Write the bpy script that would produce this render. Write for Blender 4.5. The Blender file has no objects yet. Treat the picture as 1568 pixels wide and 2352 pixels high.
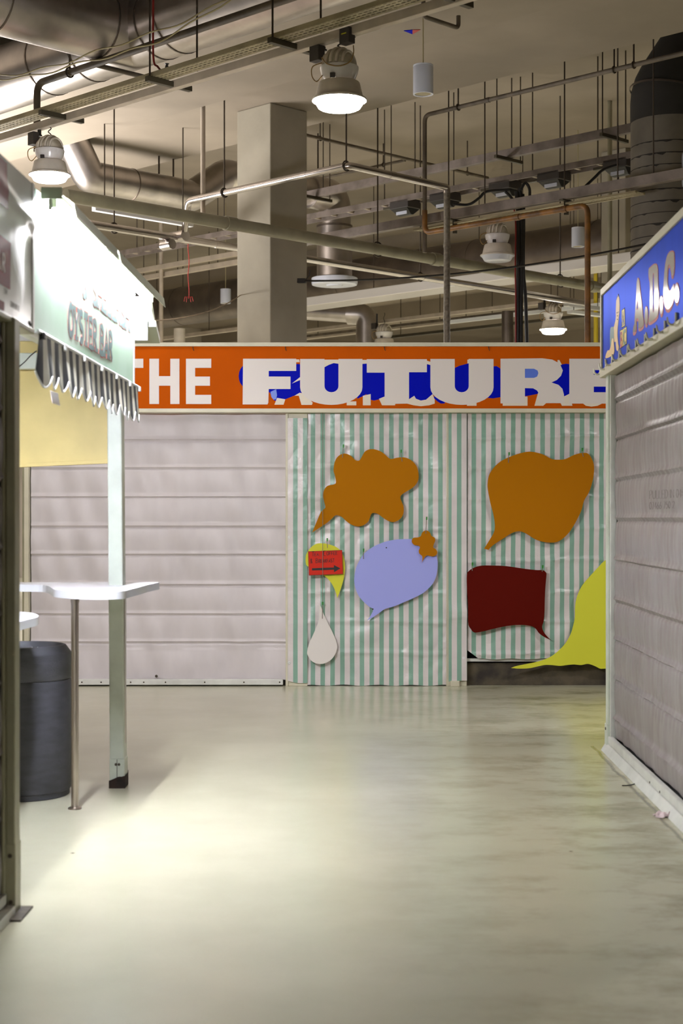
import bpy, math, random
from mathutils import Vector, noise
from mathutils.geometry import tessellate_polygon
random.seed(7)
PI = math.pi
sc = bpy.context.scene
COL = sc.collection
# ------------------------------------------------------------------ camera, exposure, world, lights
F = 3650.0                       # focal length in pixels of the 1568 px wide frame
CX, HY, CAMZ = 784.0, 1190.0, 1.5
cam_data = bpy.data.cameras.new('camera')
cam = bpy.data.objects.new('camera', cam_data)
COL.objects.link(cam)
cam.location = (0, 0, CAMZ)
cam.rotation_euler = (PI / 2, 0, 0)
cam_data.sensor_fit = 'HORIZONTAL'
cam_data.sensor_width = 24.0
cam_data.lens = 24.0 * F / 1568.0
cam_data.shift_y = (HY - 1176.0) / 1568.0
cam_data.clip_start, cam_data.clip_end = 0.1, 200
cam_data.dof.use_dof = True
cam_data.dof.focus_distance = 13.6
cam_data.dof.aperture_fstop = 3.5
sc.camera = cam
sc.view_settings.view_transform = 'Standard'
sc.view_settings.look = 'None'
sc.view_settings.gamma = 1.0
sc.view_settings.use_curve_mapping = False
sc.view_settings.exposure = 1.25
sc.cycles.max_bounces = 8
sc.cycles.diffuse_bounces = 4
sc.cycles.glossy_bounces = 4
sc.cycles.sample_clamp_indirect = 6.0
sc.cycles.caustics_reflective = False
sc.cycles.caustics_refractive = False
world = bpy.data.worlds.new('world')
sc.world = world
world.use_nodes = True
world.node_tree.nodes['Background'].inputs['Color'].default_value = (0.6, 0.58, 0.55, 1)
world.node_tree.nodes['Background'].inputs['Strength'].default_value = 0.15
TUBE_POWER, TUBE_END, TUBE_DIM, LENS_POWER = 200.0, 420.0, 150.0, 36.0

def area_light(name, loc, power, size, color=(1, 0.955, 0.95), rot=(0, 0, 0)):
    ld = bpy.data.lights.new(name, 'AREA')
    ld.shape = 'DISK'
    ld.size = size
    ld.energy = power
    ld.color = color
    o = bpy.data.objects.new(name, ld)
    COL.objects.link(o)
    o.location = loc
    o.rotation_euler = rot
    return o
# the hall's other high bay lamps, outside the frame or far behind the stalls; the last is added fill behind the camera
for nm, loc, pw in (('hall_or_fill_light', (4.6, 9.6, 4.3), 70), ('hall_or_fill_light', (-0.72, 20.25, 4.28), 160),
                    ('hall_or_fill_light', (9.0, 21.0, 4.6), 200), ('hall_or_fill_light', (-9.0, 22.0, 4.6), 160),
                    ('hall_or_fill_light', (3.2, 24.1, 4.2), 170), ('hall_or_fill_light', (-6.0, 34.0, 4.6), 200),
                    ('hall_or_fill_light', (8.0, 36.0, 4.6), 260), ('hall_or_fill_light', (1.0, 40.0, 4.6), 220),
                    ('hall_or_fill_light', (-9.0, 8.0, 4.6), 120), ('hall_or_fill_light', (0.3, -6.5, 3.4), 170)):
    area_light(nm, loc, pw, 0.42)
# added uplight standing in for an unseen lit stall, to brighten the ceiling
area_light('ceiling_fill_light', (-5.8, 17.6, 3.0), 400, 3.0, (1, 0.965, 0.96), (PI, 0, 0)).data.specular_factor = 0.0

# ------------------------------------------------------------------ pixel to place
def V(px, py, Y):
    return Vector(((px - CX) / F * Y, Y, CAMZ + (HY - py) / F * Y))
def PZ(px, py, z):
    return V(px, py, (z - CAMZ) * F / (HY - py))
def plane_xs(xs, k=0.0195):
    """points on an upright plane x = xs + k*Y (a stall front along the aisle)"""
    def f(px, py):
        return V(px, py, xs / ((px - CX) / F - k))
    return f
R2 = math.sqrt(0.5)
A_ = Vector((-R2, R2, 0))        # the hall's own grid runs at 45 degrees to the aisle
B_ = Vector((R2, R2, 0))
def qof(p):
    return (p[0] + p[1]) * R2
def ceil_z(p):
    q = qof(p)
    return 5.85 if q < 10.84 else (6.0 if q < 12.63 else 6.75)

# ------------------------------------------------------------------ mesh builder
ZUP = Vector((0, 0, 1))
class MB:
    def __init__(s):
        s.v, s.f = [], []
    def add(s, vs, fs):
        b = len(s.v)
        s.v += [Vector(p) for p in vs]
        s.f += [tuple(i + b for i in f) for f in fs]
        return s
    def box(s, x0, x1, y0, y1, z0, z1):
        return s.add([(x0, y0, z0), (x1, y0, z0), (x1, y1, z0), (x0, y1, z0), (x0, y0, z1), (x1, y0, z1), (x1, y1, z1), (x0, y1, z1)],
                     [(0, 3, 2, 1), (4, 5, 6, 7), (0, 1, 5, 4), (1, 2, 6, 5), (2, 3, 7, 6), (3, 0, 4, 7)])
    def beam(s, p0, p1, w, h, up=ZUP):
        p0, p1 = Vector(p0), Vector(p1)
        d = (p1 - p0).normalized()
        sd = d.cross(up).normalized() * (w / 2)
        u = sd.cross(d).normalized() * (h / 2)
        vs = [p + a * sd + b * u for p in (p0, p1) for a, b in ((-1, -1), (1, -1), (1, 1), (-1, 1))]
        return s.add(vs, [(0, 1, 2, 3), (7, 6, 5, 4), (0, 4, 5, 1), (1, 5, 6, 2), (2, 6, 7, 3), (3, 7, 4, 0)])
    def hexa(s, bottom, top):
        """four bottom and four top corners in the same turn"""
        return s.add(list(bottom) + list(top), [(3, 2, 1, 0), (4, 5, 6, 7), (0, 1, 5, 4), (1, 2, 6, 5), (2, 3, 7, 6), (3, 0, 4, 7)])
    def tube(s, pts, r, n=10, closed=False, cap=True):
        pts = [Vector(p) for p in pts]
        m = len(pts)
        rs = r if isinstance(r, (list, tuple)) else [r] * m
        tan = []
        for i in range(m):
            a = pts[i - 1] if (i > 0 or closed) else pts[i]
            b = pts[(i + 1) % m] if (i < m - 1 or closed) else pts[i]
            tan.append((b - a).normalized())
        ref = Vector((0, 0, 1)) if abs(tan[0].z) < 0.9 else Vector((1, 0, 0))
        nn = tan[0].cross(ref).normalized()
        vs = []
        for i in range(m):
            t = tan[i]
            nn = (nn - t * nn.dot(t)).normalized()
            bb = t.cross(nn)
            for k in range(n):
                a = 2 * PI * k / n
                vs.append(pts[i] + (nn * math.cos(a) + bb * math.sin(a)) * rs[i])
        fs = []
        for i in range(m if closed else m - 1):
            j = (i + 1) % m
            for k in range(n):
                k2 = (k + 1) % n
                fs.append((i * n + k, i * n + k2, j * n + k2, j * n + k))
        if cap and not closed:
            fs.append(tuple(range(n - 1, -1, -1)))
            fs.append(tuple((m - 1) * n + k for k in range(n)))
        return s.add(vs, fs)
    def lathe(s, prof, c=(0, 0, 0), n=40, z=ZUP):
        c = Vector(c)
        z = Vector(z).normalized()
        ref = Vector((1, 0, 0)) if abs(z.x) < 0.9 else Vector((0, 1, 0))
        ux = (ref - z * ref.dot(z)).normalized()
        uy = z.cross(ux)
        vs, fs = [], []
        for r, h in prof:
            for k in range(n):
                a = 2 * PI * k / n
                vs.append(c + z * h + (ux * math.cos(a) + uy * math.sin(a)) * max(r, 1e-4))
        for i in range(len(prof) - 1):
            for k in range(n):
                k2 = (k + 1) % n
                fs.append((i * n + k, i * n + k2, (i + 1) * n + k2, (i + 1) * n + k))
        return s.add(vs, fs)
    def prism(s, poly, holes=(), m=None, d0=0.0, d1=0.01):
        """flat outline(s) in (u,v), mapped by m(u,v,d); d1 is the front"""
        loops = [list(poly)] + [list(h) for h in holes]
        flat = [p for l in loops for p in l]
        tris = tessellate_polygon([[Vector((p[0], p[1], 0)) for p in l] for l in loops])
        N = len(flat)
        vs = [m(p[0], p[1], d0) for p in flat] + [m(p[0], p[1], d1) for p in flat]
        fs = [tuple(t) for t in tris] + [tuple(i + N for i in reversed(t)) for t in tris]
        b = 0
        for l in loops:
            L = len(l)
            for i in range(L):
                j = (i + 1) % L
                fs.append((b + i, b + j, b + j + N, b + i + N))
            b += L
        return s.add(vs, fs)
    def ribbon(s, pts, w, m, d0=0.0, d1=0.002, closed=False):
        P = [Vector((p[0], p[1])) for p in pts]
        n = len(P)
        L, Rr = [], []
        for i in range(n):
            a = P[i - 1] if (i > 0 or closed) else P[i]
            b = P[(i + 1) % n] if (i < n - 1 or closed) else P[i]
            t = (b - a)
            t = t.normalized() if t.length > 1e-9 else Vector((1, 0))
            q = Vector((-t.y, t.x)) * (w / 2)
            L.append(P[i] + q)
            Rr.append(P[i] - q)
        vs = []
        for i in range(n):
            vs += [m(L[i].x, L[i].y, d0), m(Rr[i].x, Rr[i].y, d0), m(L[i].x, L[i].y, d1), m(Rr[i].x, Rr[i].y, d1)]
        fs = []
        for i in range(n if closed else n - 1):
            a, b = 4 * i, 4 * ((i + 1) % n)
            fs += [(a + 2, a + 3, b + 3, b + 2), (a, b, b + 1, a + 1), (a, a + 2, b + 2, b), (a + 1, b + 1, b + 3, a + 3)]
        if not closed:
            e = 4 * (n - 1)
            fs += [(0, 1, 3, 2), (e, e + 2, e + 3, e + 1)]
        return s.add(vs, fs)
    def grid(s, fn, nu, nv):
        vs = [fn(i / nu, j / nv) for j in range(nv + 1) for i in range(nu + 1)]
        W = nu + 1
        return s.add(vs, [(j * W + i, j * W + i + 1, (j + 1) * W + i + 1, (j + 1) * W + i) for j in range(nv) for i in range(nu)])

WORLD = {}
def obj(name, mb, mat, parent=None, smooth=None, bevel=0, solid=0, subsurf=0):
    """one mesh object; smooth = crease angle in degrees"""
    if parent is not None:
        base = WORLD[parent.name]
    else:
        xs = [p.x for p in mb.v]; ys = [p.y for p in mb.v]; zs = [p.z for p in mb.v]
        base = Vector(((min(xs) + max(xs)) / 2, (min(ys) + max(ys)) / 2, min(zs)))
    me = bpy.data.meshes.new(name)
    me.from_pydata([p - base for p in mb.v], [], mb.f)
    import bmesh
    bm = bmesh.new()
    bm.from_mesh(me)
    bmesh.ops.remove_doubles(bm, verts=bm.verts, dist=1e-6)
    if not getattr(mb, 'keep', False):
        bmesh.ops.recalc_face_normals(bm, faces=bm.faces)
    bm.to_mesh(me)
    bm.free()
    if smooth is not None:
        me.shade_smooth()
        me.set_sharp_from_angle(angle=math.radians(smooth))
    me.materials.append(mat)
    o = bpy.data.objects.new(name, me)
    COL.objects.link(o)
    if parent is not None:
        o.parent = parent
    else:
        o.location = base
    WORLD[o.name] = base
    if bevel:
        b = o.modifiers.new('bevel', 'BEVEL')
        b.width = bevel; b.segments = 2; b.limit_method = 'ANGLE'; b.angle_limit = math.radians(40)
    if solid:
        b = o.modifiers.new('solid', 'SOLIDIFY')
        b.thickness = solid; b.offset = 0
    return o
def tag(o, label, cat, group=None):
    o['label'] = label
    o['category'] = cat
    if group:
        o['group'] = group
    return o
def thing(name, label, cat, base, group=None):
    o = bpy.data.objects.new(name, None)
    COL.objects.link(o)
    o.location = Vector(base)
    o.empty_display_size = 0.1
    WORLD[o.name] = Vector(base)
    return tag(o, label, cat, group)
def structure(name, mb, mat, **k):
    o = obj(name, mb, mat, **k)
    o['kind'] = 'structure'
    return o

# ------------------------------------------------------------------ curves
def smooth_loop(pts, sharp=(), n=5):
    out = []
    N = len(pts)
    for i in range(N):
        p0, p1, p2, p3 = pts[(i - 1) % N], pts[i], pts[(i + 1) % N], pts[(i + 2) % N]
        if i in sharp: p0 = p1
        if (i + 1) % N in sharp: p3 = p2
        for k in range(n):
            t = k / n
            out.append(tuple(0.5 * (2 * p1[c] + (p2[c] - p0[c]) * t + (2 * p0[c] - 5 * p1[c] + 4 * p2[c] - p3[c]) * t * t
                                    + (3 * p1[c] - p0[c] - 3 * p2[c] + p3[c]) * t ** 3) for c in range(2)))
    return out
def smooth_path(pts, n=6):
    P = [Vector(p) for p in pts]
    out = []
    for i in range(len(P) - 1):
        p0, p1, p2, p3 = P[max(i - 1, 0)], P[i], P[i + 1], P[min(i + 2, len(P) - 1)]
        for k in range(n):
            t = k / n
            out.append(0.5 * (2 * p1 + (p2 - p0) * t + (2 * p0 - 5 * p1 + 4 * p2 - p3) * t * t + (3 * p1 - p0 - 3 * p2 + p3) * t ** 3))
    out.append(P[-1])
    return out
def fillet(pts, r, n=6):
    """polyline with rounded corners"""
    P = [Vector(p) for p in pts]
    out = [P[0]]
    for i in range(1, len(P) - 1):
        a, b = (P[i - 1] - P[i]), (P[i + 1] - P[i])
        d = min(r, a.length * 0.45, b.length * 0.45)
        s0, s1 = P[i] + a.normalized() * d, P[i] + b.normalized() * d
        for k in range(n + 1):
            t = k / n
            out.append(s0 * (1 - t) ** 2 + P[i] * 2 * t * (1 - t) + s1 * t * t)
    out.append(P[-1])
    return out
def arc(cx, cy, rx, ry, a0, a1, n=12):
    return [(cx + rx * math.cos(math.radians(a0 + (a1 - a0) * k / n)), cy + ry * math.sin(math.radians(a0 + (a1 - a0) * k / n))) for k in range(n + 1)]

# ------------------------------------------------------------------ materials
def lin(c):
    return tuple(((x / 255) / 12.92 if x / 255 <= 0.04045 else ((x / 255 + 0.055) / 1.055) ** 2.4) for x in c) + (1,)
def newmat(name):
    m = bpy.data.materials.new(name)
    m.use_nodes = True
    nt = m.node_tree
    return m, nt, nt.nodes['Principled BSDF']
def mat(name, c, rough=0.5, metal=0.0, var=0.0, vscale=4.0, bump=0.0, bscale=30.0, spec=0.5, c2=None, stretch=(1, 1, 1), lo=0.35, hi=0.7, coat=0.0):
    m, nt, b = newmat(name)
    b.inputs['Base Color'].default_value = lin(c)
    b.inputs['Roughness'].default_value = rough
    b.inputs['Metallic'].default_value = metal
    b.inputs['Specular IOR Level'].default_value = spec
    b.inputs['Coat Weight'].default_value = coat
    if var or c2 or bump:
        tc = nt.nodes.new('ShaderNodeTexCoord')
        mp = nt.nodes.new('ShaderNodeMapping')
        mp.inputs['Scale'].default_value = stretch
        nt.links.new(tc.outputs['Object'], mp.inputs['Vector'])
    if var or c2:
        nz = nt.nodes.new('ShaderNodeTexNoise')
        nz.inputs['Scale'].default_value = vscale
        nz.inputs['Detail'].default_value = 5
        nt.links.new(mp.outputs[0], nz.inputs['Vector'])
        rp = nt.nodes.new('ShaderNodeValToRGB')
        rp.color_ramp.elements[0].position = lo
        rp.color_ramp.elements[1].position = hi
        if c2 is None:
            c2 = tuple(max(0, x * (1 - var)) for x in c)
        rp.color_ramp.elements[0].color = lin(c)
        rp.color_ramp.elements[1].color = lin(c2)
        nt.links.new(nz.outputs['Fac'], rp.inputs['Fac'])
        nt.links.new(rp.outputs['Color'], b.inputs['Base Color'])
    if bump:
        n2 = nt.nodes.new('ShaderNodeTexNoise')
        n2.inputs['Scale'].default_value = bscale
        n2.inputs['Detail'].default_value = 4
        nt.links.new(mp.outputs[0], n2.inputs['Vector'])
        bp = nt.nodes.new('ShaderNodeBump')
        bp.inputs['Strength'].default_value = bump
        bp.inputs['Distance'].default_value = 0.02
        nt.links.new(n2.outputs['Fac'], bp.inputs['Height'])
        nt.links.new(bp.outputs['Normal'], b.inputs['Normal'])
    return m
def glow(name, c, strength):
    m, nt, b = newmat(name)
    b.inputs['Base Color'].default_value = lin((240, 240, 240))
    b.inputs['Emission Color'].default_value = lin(c)
    b.inputs['Emission Strength'].default_value = strength
    return m
def stripes(name, c1, c2, axis, period, duty, phase, rough=0.35, wob=0.006, var=0.12, bump=0.25, bscale=14, trans=0.0):
    """woven or printed stripes along one object axis"""
    m, nt, b = newmat(name)
    N, L = nt.nodes.new, nt.links.new
    tc = N('ShaderNodeTexCoord')
    sp = N('ShaderNodeSeparateXYZ')
    L(tc.outputs['Object'], sp.inputs[0])
    nz = N('ShaderNodeTexNoise'); nz.inputs['Scale'].default_value = 2.5; nz.inputs['Detail'].default_value = 2
    L(tc.outputs['Object'], nz.inputs['Vector'])
    w = N('ShaderNodeMath'); w.operation = 'MULTIPLY_ADD'
    L(nz.outputs['Fac'], w.inputs[0]); w.inputs[1].default_value = wob; L(sp.outputs[axis], w.inputs[2])
    d = N('ShaderNodeMath'); d.operation = 'MULTIPLY_ADD'
    L(w.outputs[0], d.inputs[0]); d.inputs[1].default_value = 1.0 / period; d.inputs[2].default_value = phase
    fr = N('ShaderNodeMath'); fr.operation = 'FRACT'; L(d.outputs[0], fr.inputs[0])
    lt = N('ShaderNodeMath'); lt.operation = 'LESS_THAN'; L(fr.outputs[0], lt.inputs[0]); lt.inputs[1].default_value = duty
    mx = N('ShaderNodeMix'); mx.data_type = 'RGBA'
    L(lt.outputs[0], mx.inputs[0]); mx.inputs[6].default_value = lin(c2); mx.inputs[7].default_value = lin(c1)
    n3 = N('ShaderNodeTexNoise'); n3.inputs['Scale'].default_value = 3.2; n3.inputs['Detail'].default_value = 8
    L(tc.outputs['Object'], n3.inputs['Vector'])
    r3 = N('ShaderNodeMapRange'); L(n3.outputs['Fac'], r3.inputs[0]); r3.inputs[1].default_value = 0.3; r3.inputs[2].default_value = 0.7
    r3.inputs[3].default_value = 1 - var; r3.inputs[4].default_value = 1.0
    ml = N('ShaderNodeMix'); ml.data_type = 'RGBA'; ml.blend_type = 'MULTIPLY'; ml.inputs[0].default_value = 1
    L(mx.outputs[2], ml.inputs[6]); L(r3.outputs[0], ml.inputs[7])
    L(ml.outputs[2], b.inputs['Base Color'])
    b.inputs['Roughness'].default_value = rough
    if bump:
        vr = N('ShaderNodeTexVoronoi'); vr.inputs['Scale'].default_value = bscale
        vr.feature = 'DISTANCE_TO_EDGE'
        dn = N('ShaderNodeTexNoise'); dn.inputs['Scale'].default_value = 5; dn.inputs['Detail'].default_value = 6
        L(tc.outputs['Object'], dn.inputs['Vector'])
        bp = N('ShaderNodeBump'); bp.inputs['Strength'].default_value = bump; bp.inputs['Distance'].default_value = 0.03
        L(dn.outputs['Fac'], bp.inputs['Height'])
        L(bp.outputs['Normal'], b.inputs['Normal'])
    return m

M = {}
def shell_materials():
    # sealed floor: olive beige screed with worn patches and a mortar joint along the right stalls
    m, nt, b = newmat('screed_floor')
    N, L = nt.nodes.new, nt.links.new
    tc = N('ShaderNodeNewGeometry')
    n1 = N('ShaderNodeTexNoise'); n1.inputs['Scale'].default_value = 0.9; n1.inputs['Detail'].default_value = 7; n1.inputs['Roughness'].default_value = 0.62
    L(tc.outputs['Position'], n1.inputs['Vector'])
    r1 = N('ShaderNodeValToRGB')
    r1.color_ramp.elements[0].position = 0.36; r1.color_ramp.elements[0].color = lin((187, 184, 160))
    r1.color_ramp.elements[1].position = 0.66; r1.color_ramp.elements[1].color = lin((198, 194, 170))
    L(n1.outputs['Fac'], r1.inputs['Fac'])
    mp = N('ShaderNodeMapping'); mp.inputs['Scale'].default_value = (1.0, 1.5, 1)
    L(tc.outputs['Position'], mp.inputs['Vector'])
    n2 = N('ShaderNodeTexNoise'); n2.inputs['Scale'].default_value = 1.6; n2.inputs['Detail'].default_value = 8; n2.inputs['Roughness'].default_value = 0.7
    L(mp.outputs[0], n2.inputs['Vector'])
    sp = N('ShaderNodeSeparateXYZ'); L(tc.outputs['Position'], sp.inputs[0])
    side = N('ShaderNodeMapRange'); L(sp.outputs['X'], side.inputs[0])
    side.inputs[1].default_value = 0.0; side.inputs[2].default_value = 1.4; side.inputs[3].default_value = 0.0; side.inputs[4].default_value = 0.7
    stain = N('ShaderNodeMapRange'); L(n2.outputs['Fac'], stain.inputs[0]); stain.inputs[1].default_value = 0.47; stain.inputs[2].default_value = 0.66
    k = N('ShaderNodeMath'); k.operation = 'MULTIPLY'; L(side.outputs[0], k.inputs[0]); L(stain.outputs[0], k.inputs[1])
    mx = N('ShaderNodeMix'); mx.data_type = 'RGBA'; L(k.outputs[0], mx.inputs[0]); L(r1.outputs[0], mx.inputs[6]); mx.inputs[7].default_value = lin((126, 120, 88))
    # joint line x - 0.0195 Y = 1.44, wandering
    j1 = N('ShaderNodeMath'); j1.operation = 'MULTIPLY_ADD'; L(sp.outputs['Y'], j1.inputs[0]); j1.inputs[1].default_value = -0.0195; L(sp.outputs['X'], j1.inputs[2])
    n3 = N('ShaderNodeTexNoise'); n3.inputs['Scale'].default_value = 3.0; n3.inputs['Detail'].default_value = 4; L(tc.outputs['Position'], n3.inputs['Vector'])
    j2 = N('ShaderNodeMath'); j2.operation = 'MULTIPLY_ADD'; L(n3.outputs['Fac'], j2.inputs[0]); j2.inputs[1].default_value = 0.06; L(j1.outputs[0], j2.inputs[2])
    j3 = N('ShaderNodeMath'); j3.operation = 'SUBTRACT'; L(j2.outputs[0], j3.inputs[0]); j3.inputs[1].default_value = 1.475
    j4 = N('ShaderNodeMath'); j4.operation = 'ABSOLUTE'; L(j3.outputs[0], j4.inputs[0])
    j5 = N('ShaderNodeMapRange'); L(j4.outputs[0], j5.inputs[0]); j5.inputs[1].default_value = 0.003; j5.inputs[2].default_value = 0.016; j5.inputs[3].default_value = 0.7; j5.inputs[4].default_value = 0.0
    jy = N('ShaderNodeMath'); jy.operation = 'LESS_THAN'; L(sp.outputs['Y'], jy.inputs[0]); jy.inputs[1].default_value = 10.45
    j6 = N('ShaderNodeMath'); j6.operation = 'MULTIPLY'; L(j5.outputs[0], j6.inputs[0]); L(jy.outputs[0], j6.inputs[1])
    m2 = N('ShaderNodeMix'); m2.data_type = 'RGBA'; L(j6.outputs[0], m2.inputs[0]); L(mx.outputs[2], m2.inputs[6]); m2.inputs[7].default_value = lin((84, 78, 58))
    # small dark specks
    vo = N('ShaderNodeTexVoronoi'); vo.inputs['Scale'].default_value = 1.3; L(tc.outputs['Position'], vo.inputs['Vector'])
    vs = N('ShaderNodeMapRange'); L(vo.outputs['Distance'], vs.inputs[0]); vs.inputs[1].default_value = 0.008; vs.inputs[2].default_value = 0.018; vs.inputs[3].default_value = 0.8; vs.inputs[4].default_value = 0
    m3 = N('ShaderNodeMix'); m3.data_type = 'RGBA'; L(vs.outputs[0], m3.inputs[0]); L(m2.outputs[2], m3.inputs[6]); m3.inputs[7].default_value = lin((70, 64, 52))
    L(m3.outputs[2], b.inputs['Base Color'])
    rr = N('ShaderNodeMapRange'); L(n2.outputs['Fac'], rr.inputs[0]); rr.inputs[1].default_value = 0.3; rr.inputs[2].default_value = 0.7; rr.inputs[3].default_value = 0.24; rr.inputs[4].default_value = 0.32
    b.inputs['Roughness'].default_value = 0.22
    b.inputs['Specular IOR Level'].default_value = 0.5
    bp = N('ShaderNodeBump'); bp.inputs['Strength'].default_value = 0.015; L(n1.outputs['Fac'], bp.inputs['Height']); L(bp.outputs[0], b.inputs['Normal'])
    M['floor'] = m
    M['concrete'] = mat('painted_concrete', (146, 134, 118), 0.75, var=0.12, vscale=0.8, bump=0.08, bscale=9)
    M['column'] = mat('column_concrete', (168, 160, 142), 0.8, var=0.14, vscale=1.2, bump=0.12, bscale=14)
    M['wall'] = mat('hall_wall_paint', (160, 150, 136), 0.8, var=0.1, vscale=0.7)
shell_materials()
M['cream'] = mat('cream_frame_paint', (206, 200, 176), 0.4, var=0.06, vscale=6)
M['post'] = mat('post_paint', (206, 212, 198), 0.38, var=0.08, vscale=7)
M['olive'] = mat('worn_frame_paint', (150, 146, 118), 0.42, var=0.12, vscale=6)
M['rail'] = mat('aluminium_rail', (216, 216, 210), 0.35, var=0.08, vscale=8)
M['rust'] = mat('rusted_foot', (52, 36, 26), 0.9, c2=(22, 16, 12), vscale=22, bump=0.6, bscale=40)
M['white'] = mat('white_laminate', (232, 234, 238), 0.22)
M['steel'] = mat('brushed_steel', (190, 180, 170), 0.28, 1.0)
M['bin'] = mat('bin_plastic', (62, 62, 68), 0.5, var=0.25, vscale=9, bump=0.15, bscale=90, stretch=(1, 1, 3))
M['dark'] = mat('dark_void', (22, 20, 19), 0.8)
M['black'] = mat('black_plastic', (34, 32, 31), 0.5)
M['gear'] = mat('gear_box_grey', (60, 54, 50), 0.55)
M['screw'] = mat('screw_dark', (70, 62, 50), 0.5, 0.6)
M['galv'] = mat('galvanised_duct', (204, 196, 190), 0.36, 1.0, var=0.16, vscale=3.0, bump=0.02, bscale=40)
M['galvdark'] = mat('dusty_duct', (128, 116, 106), 0.42, 0.75, var=0.25, vscale=2)
M['paintduct'] = mat('painted_duct', (120, 112, 98), 0.6, var=0.2, vscale=3, bump=0.05)
M['darkened'] = mat('darkened_duct', (44, 40, 34), 0.75, var=0.25, vscale=3)
M['silver'] = mat('foil_lagging', (196, 190, 186), 0.24, 1.0, var=0.06, vscale=8)
M['pipe'] = mat('pipe_paint', (150, 144, 120), 0.42, var=0.12, vscale=5)
M['pipedark'] = mat('dusty_pipe', (112, 100, 84), 0.6, var=0.3, vscale=6)
M['gas'] = mat('ochre_gas_pipe', (140, 94, 34), 0.5, c2=(86, 58, 26), vscale=9)
M['trunk'] = mat('trunking_paint', (196, 182, 164), 0.5, var=0.12, vscale=5)
M['trunkdark'] = mat('dark_trunking', (134, 122, 114), 0.5, c2=(96, 86, 76), vscale=5)  # darker version of the trunking colour for the trays farther back
M['dullpost'] = mat('speckled_steel_post', (136, 128, 112), 0.55, 0.3, c2=(100, 92, 78), vscale=30)
M['tray'] = mat('perforated_tray', (166, 154, 122), 0.5, 0.2, var=0.15, vscale=6)
M['strut'] = mat('slotted_strut', (82, 76, 62), 0.5, 0.5)
M['rod'] = mat('threaded_rod', (74, 64, 54), 0.6, 0.5)
M['redcable'] = mat('red_cable', (140, 32, 28), 0.5)
M['wire'] = mat('pale_wire', (170, 158, 120), 0.6)
M['ochrecable'] = mat('ochre_cable', (150, 116, 60), 0.5)
M['lampgrey'] = mat('lamp_reflector_grey', (228, 218, 204), 0.45, var=0.08, vscale=8)
M['lampwhite'] = mat('lamp_gloss_white', (226, 222, 220), 0.18)
M['finold'] = mat('lamp_fin_dusty', (214, 206, 190), 0.5, c2=(160, 150, 126), vscale=7)
M['lit'] = glow('lit_lens', (255, 248, 238), LENS_POWER)
M['unlit'] = mat('frosted_lens', (206, 210, 224), 0.25)
M['tube'] = glow('fluorescent_tube', (248, 250, 255), TUBE_POWER)
M['tubeend'] = glow('fluorescent_tube_end', (250, 248, 255), TUBE_END)
M['tubeinner'] = glow('fluorescent_tube_inner', (236, 240, 255), TUBE_DIM)
M['reflector'] = mat('reflector_enamel', (176, 180, 158), 0.4)
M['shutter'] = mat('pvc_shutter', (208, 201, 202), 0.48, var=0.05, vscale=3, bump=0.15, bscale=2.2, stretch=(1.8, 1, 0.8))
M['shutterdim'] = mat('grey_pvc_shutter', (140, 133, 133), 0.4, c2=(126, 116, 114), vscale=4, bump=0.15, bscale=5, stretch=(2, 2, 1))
M['orange'] = mat('orange_sign_panel', (192, 84, 3), 0.6, var=0.05, vscale=2, spec=0.04)
M['letter'] = mat('white_vinyl', (216, 208, 202), 0.4)
M['letterold'] = mat('cream_vinyl', (220, 210, 192), 0.45)
M['blue'] = mat('blue_vinyl', (2, 14, 170), 0.5, spec=0.04)
M['bluelight'] = mat('pale_blue_vinyl', (86, 116, 212), 0.35)
M['mint'] = mat('mint_sign_panel', (178, 206, 190), 0.38, c2=(156, 194, 168), vscale=2.2, lo=0.45, hi=0.75)
M['teal'] = mat('teal_vinyl', (84, 112, 116), 0.45)
M['redline'] = mat('red_vinyl', (176, 48, 44), 0.45)
M['banner'] = mat('banner_pvc', (206, 208, 202), 0.25, bump=0.12, bscale=5)
M['bannerred'] = mat('banner_red', (116, 18, 22), 0.42, spec=0.2)
M['ink'] = mat('black_ink', (24, 18, 18), 0.6)
M['pencil'] = mat('faded_ink', (92, 84, 80), 0.7)
M['pencilpale'] = mat('pale_print', (140, 136, 134), 0.6)
M['yellowboard'] = mat('yellow_board', (224, 202, 132), 0.5, var=0.1, vscale=3)
M['bubble_orange'] = mat('ochre_card', (166, 104, 4), 0.65, spec=0.06)
M['bubble_red'] = mat('maroon_card', (84, 12, 4), 0.6, spec=0.05)
M['bubble_lav'] = mat('lavender_card', (154, 160, 226), 0.6, spec=0.25)
M['bubble_yellow'] = mat('yellow_card', (206, 206, 56), 0.6, spec=0.25)
M['bubble_white'] = mat('white_card', (214, 208, 202), 0.6)
M['tea'] = mat('red_card', (196, 38, 18), 0.55, spec=0.2)
M['peg'] = mat('green_peg', (40, 132, 40), 0.5)
M['string'] = mat('string', (120, 110, 96), 0.7)
M['plinth'] = mat('dirty_plinth', (86, 76, 58), 0.8, c2=(40, 34, 28), vscale=6, bump=0.3)
M['signblue'] = mat('blue_brushed_sign', (66, 94, 198), 0.36, 0.75, var=0.1, vscale=3, stretch=(1, 1, 0.2))
M['signblue'].node_tree.nodes['Principled BSDF'].inputs['Specular Tint'].default_value = lin((120, 142, 224))
M['signwhite'] = mat('gloss_white_vinyl', (222, 214, 210), 0.1)
M['skin'] = mat('painted_skin', (224, 186, 116), 0.4)
M['nappy'] = mat('painted_green', (28, 96, 92), 0.4)
M['navy'] = mat('painted_navy', (36, 40, 140), 0.4)
M['blockyellow'] = mat('painted_yellow', (226, 200, 60), 0.4)
M['hook'] = mat('hook_enamel', (240, 238, 222), 0.22)
M['clip'] = mat('clip_plastic', (226, 228, 230), 0.35)
M['film'] = mat('plastic_film', (226, 206, 210), 0.15)
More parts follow.
